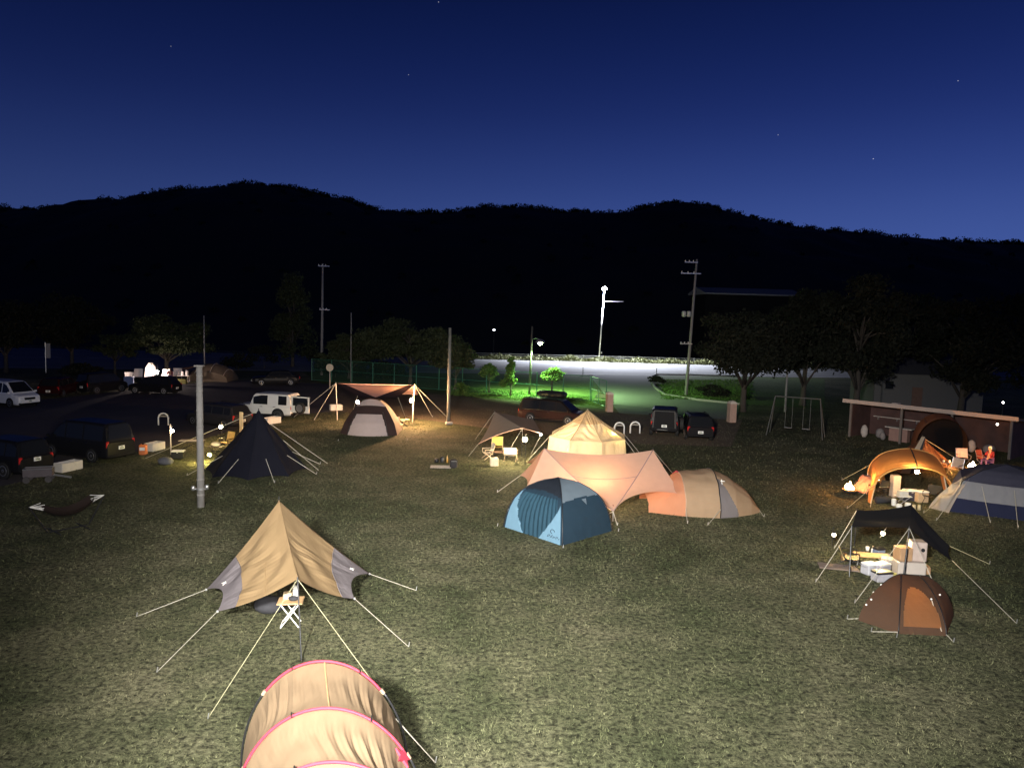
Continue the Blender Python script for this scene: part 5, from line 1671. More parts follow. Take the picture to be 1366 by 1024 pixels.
# ---- tan tunnel dome on the right of the pink tarp
TN = fab('sand_canvas', (.30, .21, .135), .2, tcol=(.42, .27, .16), bump=.5, stretch=(.6, .6, 2.2), bscale=2)
ORS = fab('lamplit_sand_canvas', (.50, .24, .14), .35, tcol=(.75, .3, .14), bump=.5)  # sand canvas tinted orange, lamp glow of the left end put into its colour
GPN = fab('grey_panel', (.15, .135, .14), .12)
secs = [(D(860, 680, 31.6).x, 30.7, 33.0, .55), (D(884, 660, 31.6).x, 30.45, 33.2, 1.0), (D(906, 650, 31.6).x, 30.2, 33.4, 1.45), (D(928, 650, 31.6).x, 30.1, 33.5, 1.52), (D(949, 650, 31.6).x, 30.05, 33.55, 1.62),
        (D(972, 650, 31.6).x, 30.3, 33.3, 1.32), (D(996, 650, 31.6).x, 30.75, 32.8, .80), (D(1012, 650, 31.6).x, 31.2, 32.2, .12)]
loc = V((secs[4][0], 31.8, 0))
t = thing('tunnel_tent', 'low tan tunnel tent with a grey panel, right of the pink tarp', 'tent', loc)
SX = [s[0] for s in secs]
def tn(u, v):
    s = u * (len(secs) - 1)
    i = min(int(s), len(secs) - 2)
    q = s - i
    x, ya, yb, h = [lerp(secs[i][k], secs[i + 1][k], q) for k in range(4)]
    a = math.pi * (1 - v)
    cy = (ya + yb) / 2
    return V((x + .03 * noise.noise(V((u * 9, v * 9, 0))), cy + (yb - ya) / 2 * math.cos(a), h * max(0, math.sin(a)) ** .8 * (1 + .02 * noise.noise(V((u * 14, v * 6, 2))) + .014 * math.sin(v * 40 + u * 22 + 4 * noise.noise(V((u * 6, v * 4, 5)))) * max(0, .4 + noise.noise(V((u * 5, v * 5, 8)))))))
def tcl(u, v):
    if u < 2 / 7: return 'end_panel'
    if u < 4 / 7: return 'fly' if v < .62 else 'roof_panel'
    if u < 4.2 / 7 + (.14 * (1 - v / .33)) and v < .33: return 'grey_panel'
    return 'rear_fly'
region_parts(tn, 140, 90, tcl, t, {'end_panel': ORS, 'fly': TN, 'roof_panel': fab('brown_roof', (.12, .07, .055), .1), 'grey_panel': GPN, 'rear_fly': TN})
for u in (2 / 7, 4 / 7):
    MB().tube([tn(u, q / 24) + V((0, -.015, .02)) for q in range(25)], .022, 6).build('pole', mat('pale_brown_sleeve', (.42, .27, .18), .7) if u < .5 else M_DARKPOLE, t, True, off=loc)
MB().tube([tn(2 / 7 - .004, .5 + .5 * q / 12) + V((0, -.01, .03)) for q in range(13)], .03, 6).build('piping', REDP, t, True, off=loc)
a = tn(4 / 7, .30)
mk = MB().tube([a + V((.12, -.05, .02)), a + V((.30, -.05, .0))], .014, 5).tube([a + V((.16, -.05, .08)), a + V((.2, -.05, -.18))], .014, 5)
mk.build('emblem', M_WHITE, t, off=loc)
for k in range(3):
    p = tn(5.2 / 7 + .07 * k, .62)
    MB().ball(p + V((0, -.02, .02)), .035, 6).build('toggle', M_WHITE, t, off=loc)
for p, q in ((tn(2 / 7, .05), G(917, 698)), (tn(4 / 7, .05), G(944, 700)), (tn(1, .5), G(1019, 689))):
    rope(t, p, q, r=.011)
    peg(t, q)
lantern('lantern inside the left end of the low tan tunnel tent', V((secs[1][0] + .3, 31.6, .55)), .06, (1.0, .50, .25), 292)

# ---- orange arched shelter
ORA = fab('orange_shelter', (.48, .21, .075), .36, tcol=(.75, .32, .11), bump=.4)
xl, xr = D(1165, 648, 33.4).x, D(1268, 655, 33.4).x
loc = V(((xl + xr) / 2, 34.6, 0))
t = thing('arch_shelter', 'orange open-fronted arched shelter lit by a hanging lamp', 'shelter', loc)
def arch(u, y, h0, h1, ex=0.0):
    a = math.pi * (1 - u)
    s = math.sin(a)
    return V(((xl + xr) / 2 - ((xr - xl) / 2 + ex) * math.cos(math.pi * u), y, h0 + (h1 - h0) * s ** .9))
def sh(u, v):
    y = lerp(33.3, 36.2, v)
    return arch(u, y, lerp(.62, .75, v) , lerp(1.66, 1.98, math.sin(v * math.pi / 2)), lerp(0, .10, v)) + V((1.15 * v, 0, .03 * noise.noise(V((u * 6, v * 5, 1)))))
region_parts(sh, 60, 24, lambda u, v: 'canopy', t, {'canopy': ORA})
for v in (0, 1):
    MB().tube([sh(q / 30, v) for q in range(31)], .035, 6).build('hem', mat('orange_hem', (.6, .32, .10), .8), t, True, off=loc)
MB().tube([sh(.52, q / 8) + V((0, -.01, .02)) for q in range(9)], .03, 5).build('centre_strap', M_BLACK, t, off=loc)
for u in (0, 1):
    for v in (0, 1):
        p = sh(u, v)
        s = -1 if u == 0 else 1
        f0 = V((p.x + s * .15, p.y - .1, 0))
        MB().tube([p, f0], .028, 6).build('leg', MATS['pale_pole'], t, off=loc)
        if v == 0 or u == 1:
            MB().patch(panel(p, p + V((s * .05, .4, -.1)), f0 + V((0, .3, 0)), f0), 4, 4).build('leg_flap', ORA, t, off=loc)
MB().patch(panel(sh(0, .0), sh(0, 1), sh(0, 1) + V((-.1, 0, -.5)), sh(0, .0) + V((0, .3, -.3))), 8, 8).build('side_flap', ORA, t, off=loc)
for p, q in ((sh(.06, 0), G(1130, 678)), (sh(.1, 1), G(1123, 640)), (sh(.98, 0), G(1232, 684)), (sh(.03, 0), G(1161, 676))):
    rope(t, p, q, M_YROPE, .014)
    peg(t, q)
p = sh(.52, 0)
lantern('yellow lamp hanging from the front arch of the orange shelter', p + V((0, -.02, -.2)), .085, (1.0, .68, .28), 702)
p = sh(.10, .3)
lantern('small yellow lamp at the upper left corner of the orange shelter', p + V((.1, -.1, -.16)), .05, (1.0, .75, .25), 405)
# ---- big blue and white cabin tent at the right edge
BLU = fab('blue_wall', (.018, .022, .055), .08)
SLB = fab('slate_roof', (.06, .06, .09), .08)
WHB = fab('grey_white_band', (.24, .24, .26), .12, bump=.7, bscale=4)
A, B = G(1266, 682), G(1425, 702)
ax = (B - A).normalized()
ay = V((-ax.y, ax.x, 0))
cen = A + ax * ((B - A).length / 2) + ay * 1.7
hw, hd_ = (B - A).length / 2, 1.7
t = thing('cabin_tent', 'large blue tent with a grey-white band, cut off by the right edge', 'tent', cen)
PV = [0, .32, .62, .80, 1.0]
def cab(P, Q, u, v):
    k = float(np.interp(v, PV, [1, .93, .80, .45, .0]))
    z = float(np.interp(v, PV, [0, .60, 1.32, 1.75, 2.0]))
    e = P.lerp(Q, u)
    wv = .018 * math.sin(u * 60 + 4 * noise.noise(V((u * 6, v * 6, 0)))) if .32 < v < .62 else 0
    return cen + (e - cen) * (k + wv * .6) + V((0, 0, z - .06 * math.sin(math.pi * u) * (v < .7)))
cs_ = [cen - ax * hw - ay * hd_, cen + ax * hw - ay * hd_, cen + ax * hw + ay * hd_, cen - ax * hw + ay * hd_]
for i in range(4):
    P, Q = cs_[i], cs_[(i + 1) % 4]
    region_parts(lambda u, v: cab(P, Q, u, v), 48, 40, lambda u, v: 'lower_wall' if v < .32 else ('band' if v < .62 else 'roof'), t, {'lower_wall': BLU, 'band': WHB, 'roof': SLB})
    MB().tube([cab(P, P, 0, q / 20) + V((0, -.01, .01)) for q in range(21)], .016, 5).build('pole', M_DARKPOLE, t, True, off=cen)
fl = MB()
fl.patch(panel(cab(cs_[0], cs_[1], .02, .66) + V((0, -.05, 0)), cab(cs_[0], cs_[3], .30, .66) + V((-.05, 0, 0)), cs_[0] + V((-.55, .6, .0)), cs_[0] + V((-.15, -.25, 0)), Z0, V((-.2, 0, 0)), Z0, V((-.12, -.1, 0)), .25, 3), 24, 24)
fl.build('door_flap', fab('crumpled_door', (.45, .40, .36), .3, bump=1.5), t, True, off=cen)
for u, q in ((.22, G(1321, 697)), (.56, G(1358, 704)), (.02, G(1249, 694))):
    rope(t, cab(cs_[0], cs_[1], u, .58), q, r=.013)
    peg(t, q)

# ---- brown ridge tent behind the orange shelter
cen = D(1240, 610, 40.5)
cen.z = 0
t = thing('ridge_tent', 'brown ridge tent with a pale end, behind the orange shelter', 'tent', cen)
PK = D(1231, 582, 40.2)
E0, E1 = D(1202, 612, 39.6), D(1215, 612, 39.6)
E0.z = E1.z = .1
RT = D(1280, 618, 41.5); RT.z = .15
BKp = PK + V((1.2, 2.2, -.4))
PALC = fab('pale_brown_canvas', (.36, .29, .22), .2)
RUST = fab('rust_canvas', (.16, .075, .04), .2, tcol=(.4, .16, .06), bump=.8)
p1 = PK + V((.10, -.02, -.02))
MB().patch(panel(PK - V((.05, 0, .0)), p1, E1, E0), 6, 20).build('end_panel', PALC, t, True, off=cen)
MB().patch(panel(p1, p1 + V((.06, 0, -.01)), E1 + V((.25, 0, 0)), E1), 4, 20).build('door_strip', MATS['dark_cloth'], t, True, off=cen)
MB().patch(panel(p1 + V((.06, 0, -.01)), BKp, RT, E1 + V((.25, 0, 0)), V((0, 0, -.06)), V((0, 0, -.1)), V((0, 0, .1)), Z0, .08, 2), 30, 24).build('fly', RUST, t, True, off=cen)
MB().patch(panel(PK, BKp, BKp + V((-1.5, 1.2, 0)) * 1.0 + V((0, 0, -BKp.z)), E0), 12, 12).build('rear_fly', RUST, t, True, off=cen)
MB().tube([V((PK.x, PK.y - .05, 0)), PK + V((0, 0, .05))], .02, 6).build('pole', M_DARKPOLE, t, off=cen)
rope(t, BKp, G(1286, 618), r=.010)
# ---- dim arched tent in front of the shed
cx_, y_ = D(1254, 560, 46), 46
loc = V((cx_.x, 46, 0))
t = thing('arch_shelter', 'dim brownish arched tent standing in the mouth of the shed', 'shelter', loc)
za, zb_ = D(1248, 557, 46).z, D(1292, 574, 46).z
half = D(1293, 573, 46).x - cx_.x
half = 1.62
def sh2(u, v):
    s = math.sin(math.pi * u)
    return V((cx_.x + .7 * v - half * math.cos(math.pi * u), lerp(45.6, 47.4, v), lerp(.05, za, s ** .8) + lerp(0, .12, v)))
region_parts(sh2, 40, 14, lambda u, v: 'canopy' if v < .28 else 'fly', t, {'canopy': fab('dull_orange_canvas', (.22, .11, .06), .15), 'fly': MATS['rust_canvas']})
MB().patch(lambda u, v: (lambda p: V((p.x, p.y - .1, p.z * (1 - v))))(sh2(u, 1)), 30, 6).build('rear_wall', mat('dark_lining', (.010, .009, .010), .95, spec=.05), t, off=loc)
for u in (.3, .7):
    MB().tube([sh2(u, q / 6) + V((0, 0, .02)) for q in range(7)], .02, 5).build('strap', M_BLACK, t, off=loc)

# ---- black tarp on poles
NB = fab('black_tarp', (.018, .017, .017), .05, bump=.2)
Fl, Fp = D(1136, 703, 23.9), D(1213, 704, 23.4)
Bl, Br = D(1143, 680, 26.6), D(1216, 673, 26.8)
Rc, Rd = D(1267, 728, 25.4), D(1270, 747, 24.2)
loc = V((Fp.x, 25, 0))
t = thing('tarp_shelter', 'black tarp shelter on poles above lamp-lit camp gear, on the right', 'tarp', loc)
MB().patch(panel(Bl, Br, Fp, Fl, V((0, 0, -.08)), V((0, 0, -.05)), V((0, .25, -.05)), V((0, 0, -.05)), .05, 1), 30, 20).build('canopy', NB, t, True, off=loc)
MB().patch(panel(Br, Rc, Rd, Fp, V((0, 0, -.05)), V((-.08, 0, 0)), V((0, 0, -.05)), V((0, 0, -.05)), .05, 1), 24, 20).build('side_panel', NB, t, True, off=loc)
for P, px in ((Fl, (1133, 769)), (Fp, (1204, 778))):
    b = G(*px)
    MB().tube([b, P + V((0, 0, .05))], .022, 8).build('pole', M_DARKPOLE, t, off=loc)
for P in (Bl, Br):
    MB().tube([V((P.x, P.y, 0)), P + V((0, 0, .05))], .022, 8).build('pole', M_DARKPOLE, t, off=loc)
for P, q, m in ((Fl, G(1088, 776), M_ROPE), (Bl, G(1113, 731), M_ROPE), (Fp, G(1140, 804), M_ROPE), (Fp, G(1267, 827), M_ROPE), (Rd, G(1356, 831), M_ROPE), (Rc, G(1320, 752), M_YROPE)):
    rope(t, P, q, m, .010)
    peg(t, q)
Lp = D(1178, 710, 24.6)
MB().tube([Lp + V((-.14, -.1, -.14)), Lp + V((.16, .1, .16))], .012, 5).build('hanging_strap', M_ROPE, t, off=loc)
lantern('bright lamp hanging under the black tarp', Lp + V((0, 0, -.03)), .055, (1.0, .74, .36), 2644)
L5 = D(1112.5, 713, 26.4)
stand('short lantern stand left of the black tarp', V((L5.x, L5.y + .1, 0)), V((L5.x, L5.y, L5.z + .22)))
lantern('faint round lantern hanging to the left of the black tarp', L5, .075, (1.0, .85, .6), 7)

# ---- small brown dome at the bottom right
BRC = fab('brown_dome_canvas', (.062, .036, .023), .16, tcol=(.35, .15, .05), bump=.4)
BRL = fab('lit_brown_canvas', (.22, .10, .045), .45, tcol=(.55, .27, .10), bump=.4)  # door copy of the brown canvas, lantern glow coloured into it
A, B, C = G(1145, 827), G(1197, 845), G(1262, 848)
A2 = B + (A - B) * 1.0
cen = V((G(1206, 822).x, 20.75, 0))
t = thing('dome_tent', 'small brown dome tent glowing orange at its door, bottom right', 'tent', cen)
base_ = [(A, 0), (B, 0), (C, 0), (G(1272, 822), 0), (G(1240, 803), 0), (G(1168, 808), 0)]
bpts = [p[0] for p in base_]
AP = V((D(1201, 775, 20.9).x, 20.9, .98))
RP = V((D(1232, 780, 20.9).x, 20.9, .95))
def dm(i, u, v):
    P, Q = bpts[i], bpts[(i + 1) % 6]
    e = P.lerp(Q, u)
    tgt = lerp(AP, RP, min(1, max(0, (e.x - AP.x + .45) / (1.0))))
    s = v
    hx = 1 - (1 - s) ** 1.0
    p = e.lerp(V((tgt.x, tgt.y, 0)), s ** 1.55)
    p.z = tgt.z * (1 - (1 - s) ** 1.75)
    return p
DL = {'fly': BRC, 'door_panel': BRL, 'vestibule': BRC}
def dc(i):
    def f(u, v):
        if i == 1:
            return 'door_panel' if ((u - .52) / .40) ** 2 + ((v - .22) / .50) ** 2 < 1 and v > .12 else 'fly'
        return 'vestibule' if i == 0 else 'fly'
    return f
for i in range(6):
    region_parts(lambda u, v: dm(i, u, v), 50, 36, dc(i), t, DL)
for i, u in ((1, 0.02), (2, 0), (3, .5), (5, .5)):
    MB().tube([dm(i, u, q / 20) + V((0, -.01, .015)) for q in range(21)], .014, 6).build('pole', M_DARKPOLE, t, True, off=cen)
MB().tube([AP + V((-.02, -.02, .015)), RP + V((.05, -.02, .015))], .014, 6).build('ridge_pole', M_DARKPOLE, t, off=cen)
MB().tube([dm(1, .86, .50) + V((0, -.02, .02)), dm(1, .90, .06) + V((0, -.02, .02))], .012, 5).build('zip_cord', mat('pale_cord', (.5, .4, .3), .8), t, off=cen)
for p in (dm(1, .86, .52), dm(2, .3, .55), dm(0, .1, .35), dm(5, .9, .45), dm(5, .8, .6), dm(0, .05, .25)):
    MB().ball(p + V((0, -.02, .03)), .026, 6).build('toggle', M_WHITE, t, off=cen)
for q in (G(1130, 825), G(1196, 850), G(1272, 856), G(1162, 842)):
    q = V((q.x, q.y, 0))
    rope(t, min(bpts, key=lambda b: (b - q).length) + V((0, 0, .05)), q, r=.008)
    peg(t, q)
lantern('lantern glowing inside the small brown dome tent', V((lerp(B.x, C.x, .55), 20.35, .42)), .05, (1.0, .56, .26), 195)

# ---- gear under the black tarp
CARD = MATS['cardboard']
def at(px, py): return G(px, py)
b0 = at(1211, 765)
CRW = mat('white_crate', (.42, .37, .33), .6, var=.08)
t = simple_box('storage_crate', 'wide white crate at the bottom of the stack under the black tarp', 'crate', at(1212, 766), (.86, .45, .45), CRW, R(-4), 'stacked crates under the black tarp', lid=None)
simple_box('storage_crate', 'orange-brown carton on the left of the wide white crate', 'crate', at(1212, 766) + V((-.18, .1, .455)), (.42, .42, .42), mat('tan_carton', (.36, .22, .12), .7), R(6), 'stacked crates under the black tarp')
t = simple_box('storage_crate', 'tall pale crate with a dark round hole, right on top of the stack', 'crate', at(1212, 766) + V((.28, .12, .455)), (.46, .42, .62), mat('pinkish_crate', (.40, .32, .28), .6), R(-10), 'stacked crates under the black tarp')
MB().lathe([(.06, -.01), (.06, .01)], (.10, -.215, .38), 14, Matrix.Rotation(R(90), 3, 'X')).build('round_hole', M_BLACK, t)
cooler('low white cooler left of the crates under the black tarp', at(1186, 757), R(-20), (.52, .36, .34), CRW, mat('cream_lid', (.48, .43, .38), .5))
simple_box('storage_crate', 'open dark-sided bin beside the white cooler', 'bin', at(1176, 766), (.42, .32, .32), mat('grey_bin', (.34, .33, .36), .6), R(25), None, lid=M_WHITE)
cooler('grey cooler tipped towards the brown dome, left of the open bin', at(1160, 765), R(20), (.45, .36, .36), mat('grey_bin2', (.40, .40, .44), .6), mat('white_lid2', (.7, .7, .7), .5))
simple_box('storage_box', 'dark grey low box behind the top of the brown dome', 'box', at(1176, 774), (.55, .34, .24), MATS['grey_bin'], R(12), lid=M_BLACK)
t = thing('yellow_cup', 'small yellow mug standing in front of the wide white crate', 'mug', at(1192, 771))
MB().lathe([(.06, 0), (.075, .04), (.075, .17), (.068, .17), (.065, .05)], n=14).build('body', mat('yellow_enamel', (.6, .5, .16), .4), t, True)
MB().tube([(.07, 0, .14), (.12, 0, .12), (.12, 0, .06), (.07, 0, .04)], .012, 6).build('handle', MATS['yellow_enamel'], t)
camp_table('low lit slatted table under the black tarp', at(1162, 752), R(-8), (1.1, .5), .30, M_WOOD, M_STEEL, cross=False)
camp_chair('low yellow-lit chair facing right under the left pole of the black tarp', at(1133, 755), R(75), mat('straw_cloth', (.55, .45, .22), .8), M_DARKPOLE, .5, .28, .62)
t = thing('ground_patch', 'low brownish patch lying on the grass left of the black tarp', 'ground sheet', at(1118, 757), R(-14))  # thin uneven brownish-grey patch just above the grass
mb = MB().patch(lambda u, v: V((lerp(-.6, .6, u), lerp(-.3, .3, v), .035 + .03 * noise.noise(V((u * 5, v * 4, 0))))), 16, 8)
mb.build('cloth', mat('brownish_patch', (.20, .15, .125), .9, var=.4), t, True)
MB().tube([(-.6, -.3, .04), (.6, -.3, .04)], .02, 5).build('patch_edge', MATS['brownish_patch'], t)
for i, (px, py, h, lab) in enumerate(((1164, 738, .24, 'clear bottle standing behind the slatted table under the black tarp'), (1157, 734, .14, 'white cup left of the clear bottle under the black tarp'))):
    t = thing('bottle' if i == 0 else 'cup', lab, 'bottle' if i == 0 else 'cup', at(px, py))
    MB().lathe([(.05, 0), (.055, .02), (.055, h * .65), (.02, h * .85), (.02, h)] if i == 0 else [(.05, 0), (.07, h), (.06, h), (.045, .02)], n=12).build('body', M_WHITE, t, True)
    MB().lathe([(.028, h), (.028, h + .03)], n=10).build('cap', MATS['cardboard'], t)

# ---- gear under the orange shelter
q = at(1194, 668)
simple_box('storage_crate', 'tall pale narrow locker standing at the back left under the orange shelter', 'locker', G(1193, 662), (.36, .32, 1.0), mat('pale_locker', (.55, .42, .32), .7), R(4))
t = cooler('dark cooler with a white lid under the orange shelter', G(1214, 667), R(-4), (.62, .38, .50), mat('navy_plastic', (.03, .03, .05), .5), M_WHITE)
simple_box('storage_crate', 'orange-lit carton right of the dark cooler under the orange shelter', 'carton', G(1228, 669), (.50, .38, .44), mat('lit_carton', (.52, .36, .22), .7), R(6), lid=M_WHITE)
camp_table('low white folding table in front of the dark cooler', G(1204, 672), R(0), (.62, .4), .36, M_WHITE, M_STEEL)
simple_box('storage_box', 'white box standing on the low white folding table', 'box', G(1203, 672) + V((0, 0, .378)), (.4, .28, .24), mat('white_box', (.62, .58, .5), .6), R(3))
for i, (px, py, w, h, lab) in enumerate(((1192, 674, .2, .3, 'upright white jug left of the low white table'), (1199, 677, .26, .16, 'squat pale pot in front of the white jug'), (1211, 676, .26, .18, 'round pale pot in front of the dark cooler'),
                                          (1219, 679, .16, .2, 'yellow-lit tin at the edge of the black tarp'), (1226, 680, .14, .22, 'small pale bottle right of the yellow-lit tin'))):
    t = thing('pot', lab, 'jug' if i == 0 else 'pot', G(px, py))
    MB().lathe([(w * .42, 0), (w * .5, h * .15), (w * .5, h * .8), (w * .4, h), (w * .36, h), (w * .4, .03)], n=14).build('body', M_WHITE if i < 3 else mat('tin', (.6, .5, .3), .4, .3), t, True)
    MB().tube([(w * .48, 0, h * .8), (w * .75, 0, h * .7), (w * .75, 0, h * .35), (w * .48, 0, h * .25)], .014, 6).build('handle', M_DARKPOLE, t)
camp_chair('empty black chair turned away under the right side of the orange shelter', G(1242, 672), R(-50), mat('black_mesh', (.015, .015, .016), .9), M_DARKPOLE, .55, .34, .8)
camp_chair('dark chair facing the fire at the left leg of the orange shelter', G(1172, 664), R(-80), MATS['black_mesh'], M_DARKPOLE, .55, .34, .78)
ch = camp_chair('chair by the left campfire with a pink patterned blanket thrown over it', G(1154, 660), R(-70), mat('patterned_blanket', (.15, .085, .08), .95, var=.7, scale=9), M_DARKPOLE, .7, .34, .86)
o = MB()
o.patch(lambda u, v: V((lerp(-.42, .42, u), lerp(.42, -.34, v) , max(.05, .88 * (1 - (abs(v - .30) * 1.25) ** 1.3)) + .05 * noise.noise(V((u * 5, v * 5, 2))))), 18, 18)
bl = o.build('blanket', MATS['patterned_blanket'], None, True)
bl.location, bl.rotation_euler = ch.location, (0, 0, R(-70))
tag(bl, 'pink patterned blanket draped over the chair by the left campfire', 'blanket')
simple_box('storage_crate', 'small lit crate between the left campfire and the blanket', 'crate', G(1145, 657), (.3, .3, .42), mat('fire_lit_crate', (.22, .16, .11), .7), R(20))
fire('campfire burning at the left of the orange shelter', G(1133, 661), .36, 450)
fire('campfire burning behind the blue and white tent', G(1297, 632), .36, 920)
for i, (px, py, rz, lab, c) in enumerate(((1284, 620, -10, 'pale chair behind the right campfire', (.62, .45, .42)), (1273, 634, -60, 'chair with a pale back left of the right campfire', (.5, .38, .3)),
                                          (1311, 622, 30, 'red chair right of the right campfire', (.45, .10, .06)))):
    camp_chair(lab, G(px, py), R(rz), mat('chair_cloth_%d' % i, c, .85), M_STEEL, .6, .36, .9, 'chairs round the right campfire')
person('person in a dark red jacket and white hood sitting right of the right campfire', G(1318, 624), R(-65), (.30, .08, .07), (.08, .06, .08), (.70, .66, .62), 'sit', 1.65)
t = camp_table('low table with lit cups left of the right campfire', G(1264, 628), R(0), (.8, .45), .45, M_WOOD, M_DARKPOLE)
for k, (dx, lab) in enumerate(((-.25, 'pale cup at the left of the low table by the right campfire'), (.05, 'pale cup in the middle of the low table by the right campfire'), (.28, 'tall pale flask on the low table by the right campfire'))):
    o = MB().lathe([(.045, 0), (.06, .12 + .08 * (k == 2)), (.05, .12 + .08 * (k == 2)), (.04, .02)], n=12).build('cup', M_WHITE, None, True)
    o.location = t.location + V((dx, 0, .468))
    tag(o, lab, 'cup')

# ---- behind the black cone tent
camp_chair('glowing orange chair beside the lantern behind the black cone tent', G(303, 598), R(-30), mat('orange_quilt', (.62, .38, .12), .9, var=.5, scale=10), M_DARKPOLE, .62, .34, .9)
lantern('bright yellow lantern behind the left edge of the black cone tent', G(297, 592) + V((-.05, -.1, 1.02)), .10, (1.0, .66, .26), 945)
stand('lantern stand behind the left edge of the black cone tent', G(297, 592) + V((-.05, .05, 0)), V((G(297, 592).x - .05, G(297, 592).y - .1, 1.26)))
lantern('low lantern shining on the grass at the left foot of the black cone tent', G(283, 619) + V((-.25, .3, .42)), .075, (1.0, .78, .24), 1781)
t = thing('white_board', 'narrow white board leaning behind the black cone tent', 'board', G(322, 580), R(-35))
MB().box((0, 0, .75), (.35, .05, 1.35), 0, .02).build('board', mat('lit_board', (.62, .52, .36), .7), t)
MB().tube([(0, .03, .2), (0, .4, 0)], .02, 5).build('prop', M_DARKPOLE, t)
camp_table('low dark table with pale things left of the orange chair', G(288, 606), R(-25), (.8, .45), .42, mat('dark_board', (.06, .05, .045), .6), M_DARKPOLE)
o = MB().ball((0, 0, .12), .2, 8, (1.3, .8, .6)).build('white_bundle', M_PALEW, None, True)
o.location = G(288, 606) + V((0, 0, .437))
tag(o, 'pale bundle lying on the low dark table behind the cone tent', 'bundle')
LB = G(228, 606)
t = thing('lantern_stand', 'pale lantern stand on the grass left of the lamp post', 'stand', LB, 0, 'lantern stands')
MB().tube([(0, 0, -.02), (0, 0, 1.62)], .035, 8).build('pole', MATS['pale_pole'], t)
MB().tube([(0, 0, 1.5), (.1, -.08, 1.55), (.16, -.12, 1.5)], .012, 5).build('hook', M_STEEL, t)
lantern('small white lantern hanging on the pale stand left of the lamp post', LB + V((.16, -.12, 1.28)), .07, (1.0, .78, .52), 382)
t = cooler('black cooler with a white lid, by the pale lantern stand', G(238, 611), R(8), (.62, .40, .42), M_BLACK, M_WHITE)
o = MB().ball((0, 0, .16), .34, 8, (1.2, .7, .6)).build('grey_bag', mat('grey_bag_cloth', (.12, .12, .13), .9), None, True)
o.location = G(221, 619)
tag(o, 'grey bag lying on the grass below the pale lantern stand', 'bag')
camp_table('low dim table at the edge of the car park, right of the black cooler', G(256, 598), R(5), (1.3, .5), .45, M_PALEW, M_DARKPOLE)
rope_o = None
# ---- hammock
HA_, HB_ = G(40, 716), G(140, 697)
d = HB_ - HA_
L = d.length
t = thing('hammock', 'dark hammock with white ends on a low stand, at the left of the field', 'hammock', (HA_ + HB_) / 2, math.atan2(d.y, d.x))
HM = fab('dark_hammock_cloth', (.022, .014, .012), .03)
def ham(u, v):
    x = lerp(-L / 2 + .42, L / 2 - .42, u)
    w = .40 * (.45 + .55 * math.sin(math.pi * u) ** .6)
    y = lerp(-w, w, v)
    return V((x, y, .52 + .32 * (2 * u - 1) ** 2 + .22 * (2 * v - 1) ** 2))
MB().patch(ham, 30, 10).build('cloth', HM, t, True)
for s in (-1, 1):
    u = 0 if s < 0 else 1
    e = V((s * L / 2, 0, 1.02))
    wm = MB()
    for k in range(7):
        wm.tube([ham(u, k / 6), e], .010, 5)
    wm.build('end_strings', M_WHITE, t)
    MB().prism([ham(u, .3) + V((0, 0, .02)), ham(u, .7) + V((0, 0, .02)), e + V((-s * .30, 0, -.1))], (0, 0, .015)).build('white_end', M_WHITE, t)
    MB().tube([e, (s * (L / 2 - .55), .0, .05)], .025, 7).build('stand_arm', M_DARKPOLE, t)
    MB().tube([(s * (L / 2 - .75), -.55, .03), (s * (L / 2 - .75), .55, .03)], .025, 7).build('foot', M_DARKPOLE, t)
MB().tube([(-L / 2 + .6, 0, .04), (L / 2 - .6, 0, .04)], .025, 7).build('base_bar', M_DARKPOLE, t)
# ---- folding wagon
W0 = G(52, 642)
t = thing('folding_wagon', 'low dark folding wagon with big wheels beside the leftmost white planter', 'wagon', W0, R(22))
GC = mat('wagon_cloth', (.10, .085, .09), .9)
mb = MB().box((0, -.28, .42), (1.1, .03, .32)).box((0, .28, .42), (1.1, .03, .32)).box((-.55, 0, .42), (.03, .53, .316)).box((.55, 0, .42), (.03, .53, .316))
mb.build('cloth_body', GC, t)
MB().box((0, 0, .27), (1.06, .52, .02)).build('floor', GC, t)
MB().tube([(-.55, -.28, .6), (.55, -.28, .6), (.55, .28, .6), (-.55, .28, .6), (-.55, -.28, .6)], .018, 6).build('top_frame', M_STEEL, t)
for x in (-.42, .42):
    for y in (-.33, .33):
        MB().lathe([(.03, -.03), (.14, -.035), (.15, 0), (.14, .035), (.03, .03)], (x, y, .15), 16, Matrix.Rotation(R(90), 3, 'X')).build('wheel', mat('wagon_wheel', (.05, .045, .045), .7), t)
MB().tube([(.56, -.1, .28), (1.25, -.1, .12), (1.25, .1, .12), (.56, .1, .28)], .016, 6).build('handle', M_STEEL, t)
# ---- far camp in the left background
t = thing('dome_tent', 'dim khaki dome tent at the back beside the bright far camp', 'tent', G(284, 507))
def fd(u, v):
    a, ww = math.pi * u, 2.1
    x = -math.cos(a) * ww
    return V((x, lerp(-1.6, 1.6, v) , 1.75 * math.sin(a) ** .75 * (1 - .45 * (2 * v - 1) ** 2)))
P = {}
region_parts(lambda u, v: fd(u, v) + t.location, 40, 24, lambda u, v: 'awning' if u < .25 else 'fly', t, {'fly': fab('khaki_fly', (.16, .12, .085), .2), 'awning': fab('khaki_awning', (.28, .17, .12), .2)})
for u in (.3, .55, .8):
    MB().tube([fd(u, q / 12) + V((0, -.02, .02)) for q in range(13)], .03, 5).build('pole', MATS['pale_pole'], t, True)
MB().patch(lambda u, v: (lambda p: V((p.x, p.y, p.z * (1 - v))))(fd(u, 0)), 24, 6).build('front_wall', MATS['khaki_fly'], t)
MB().patch(panel((-2.0, -1.3, 1.2), (-.4, -1.5, 1.75), (-1.1, -2.4, 1.6), (-2.5, -2.2, 1.3)), 8, 8).build('porch', MATS['khaki_awning'], t, True)
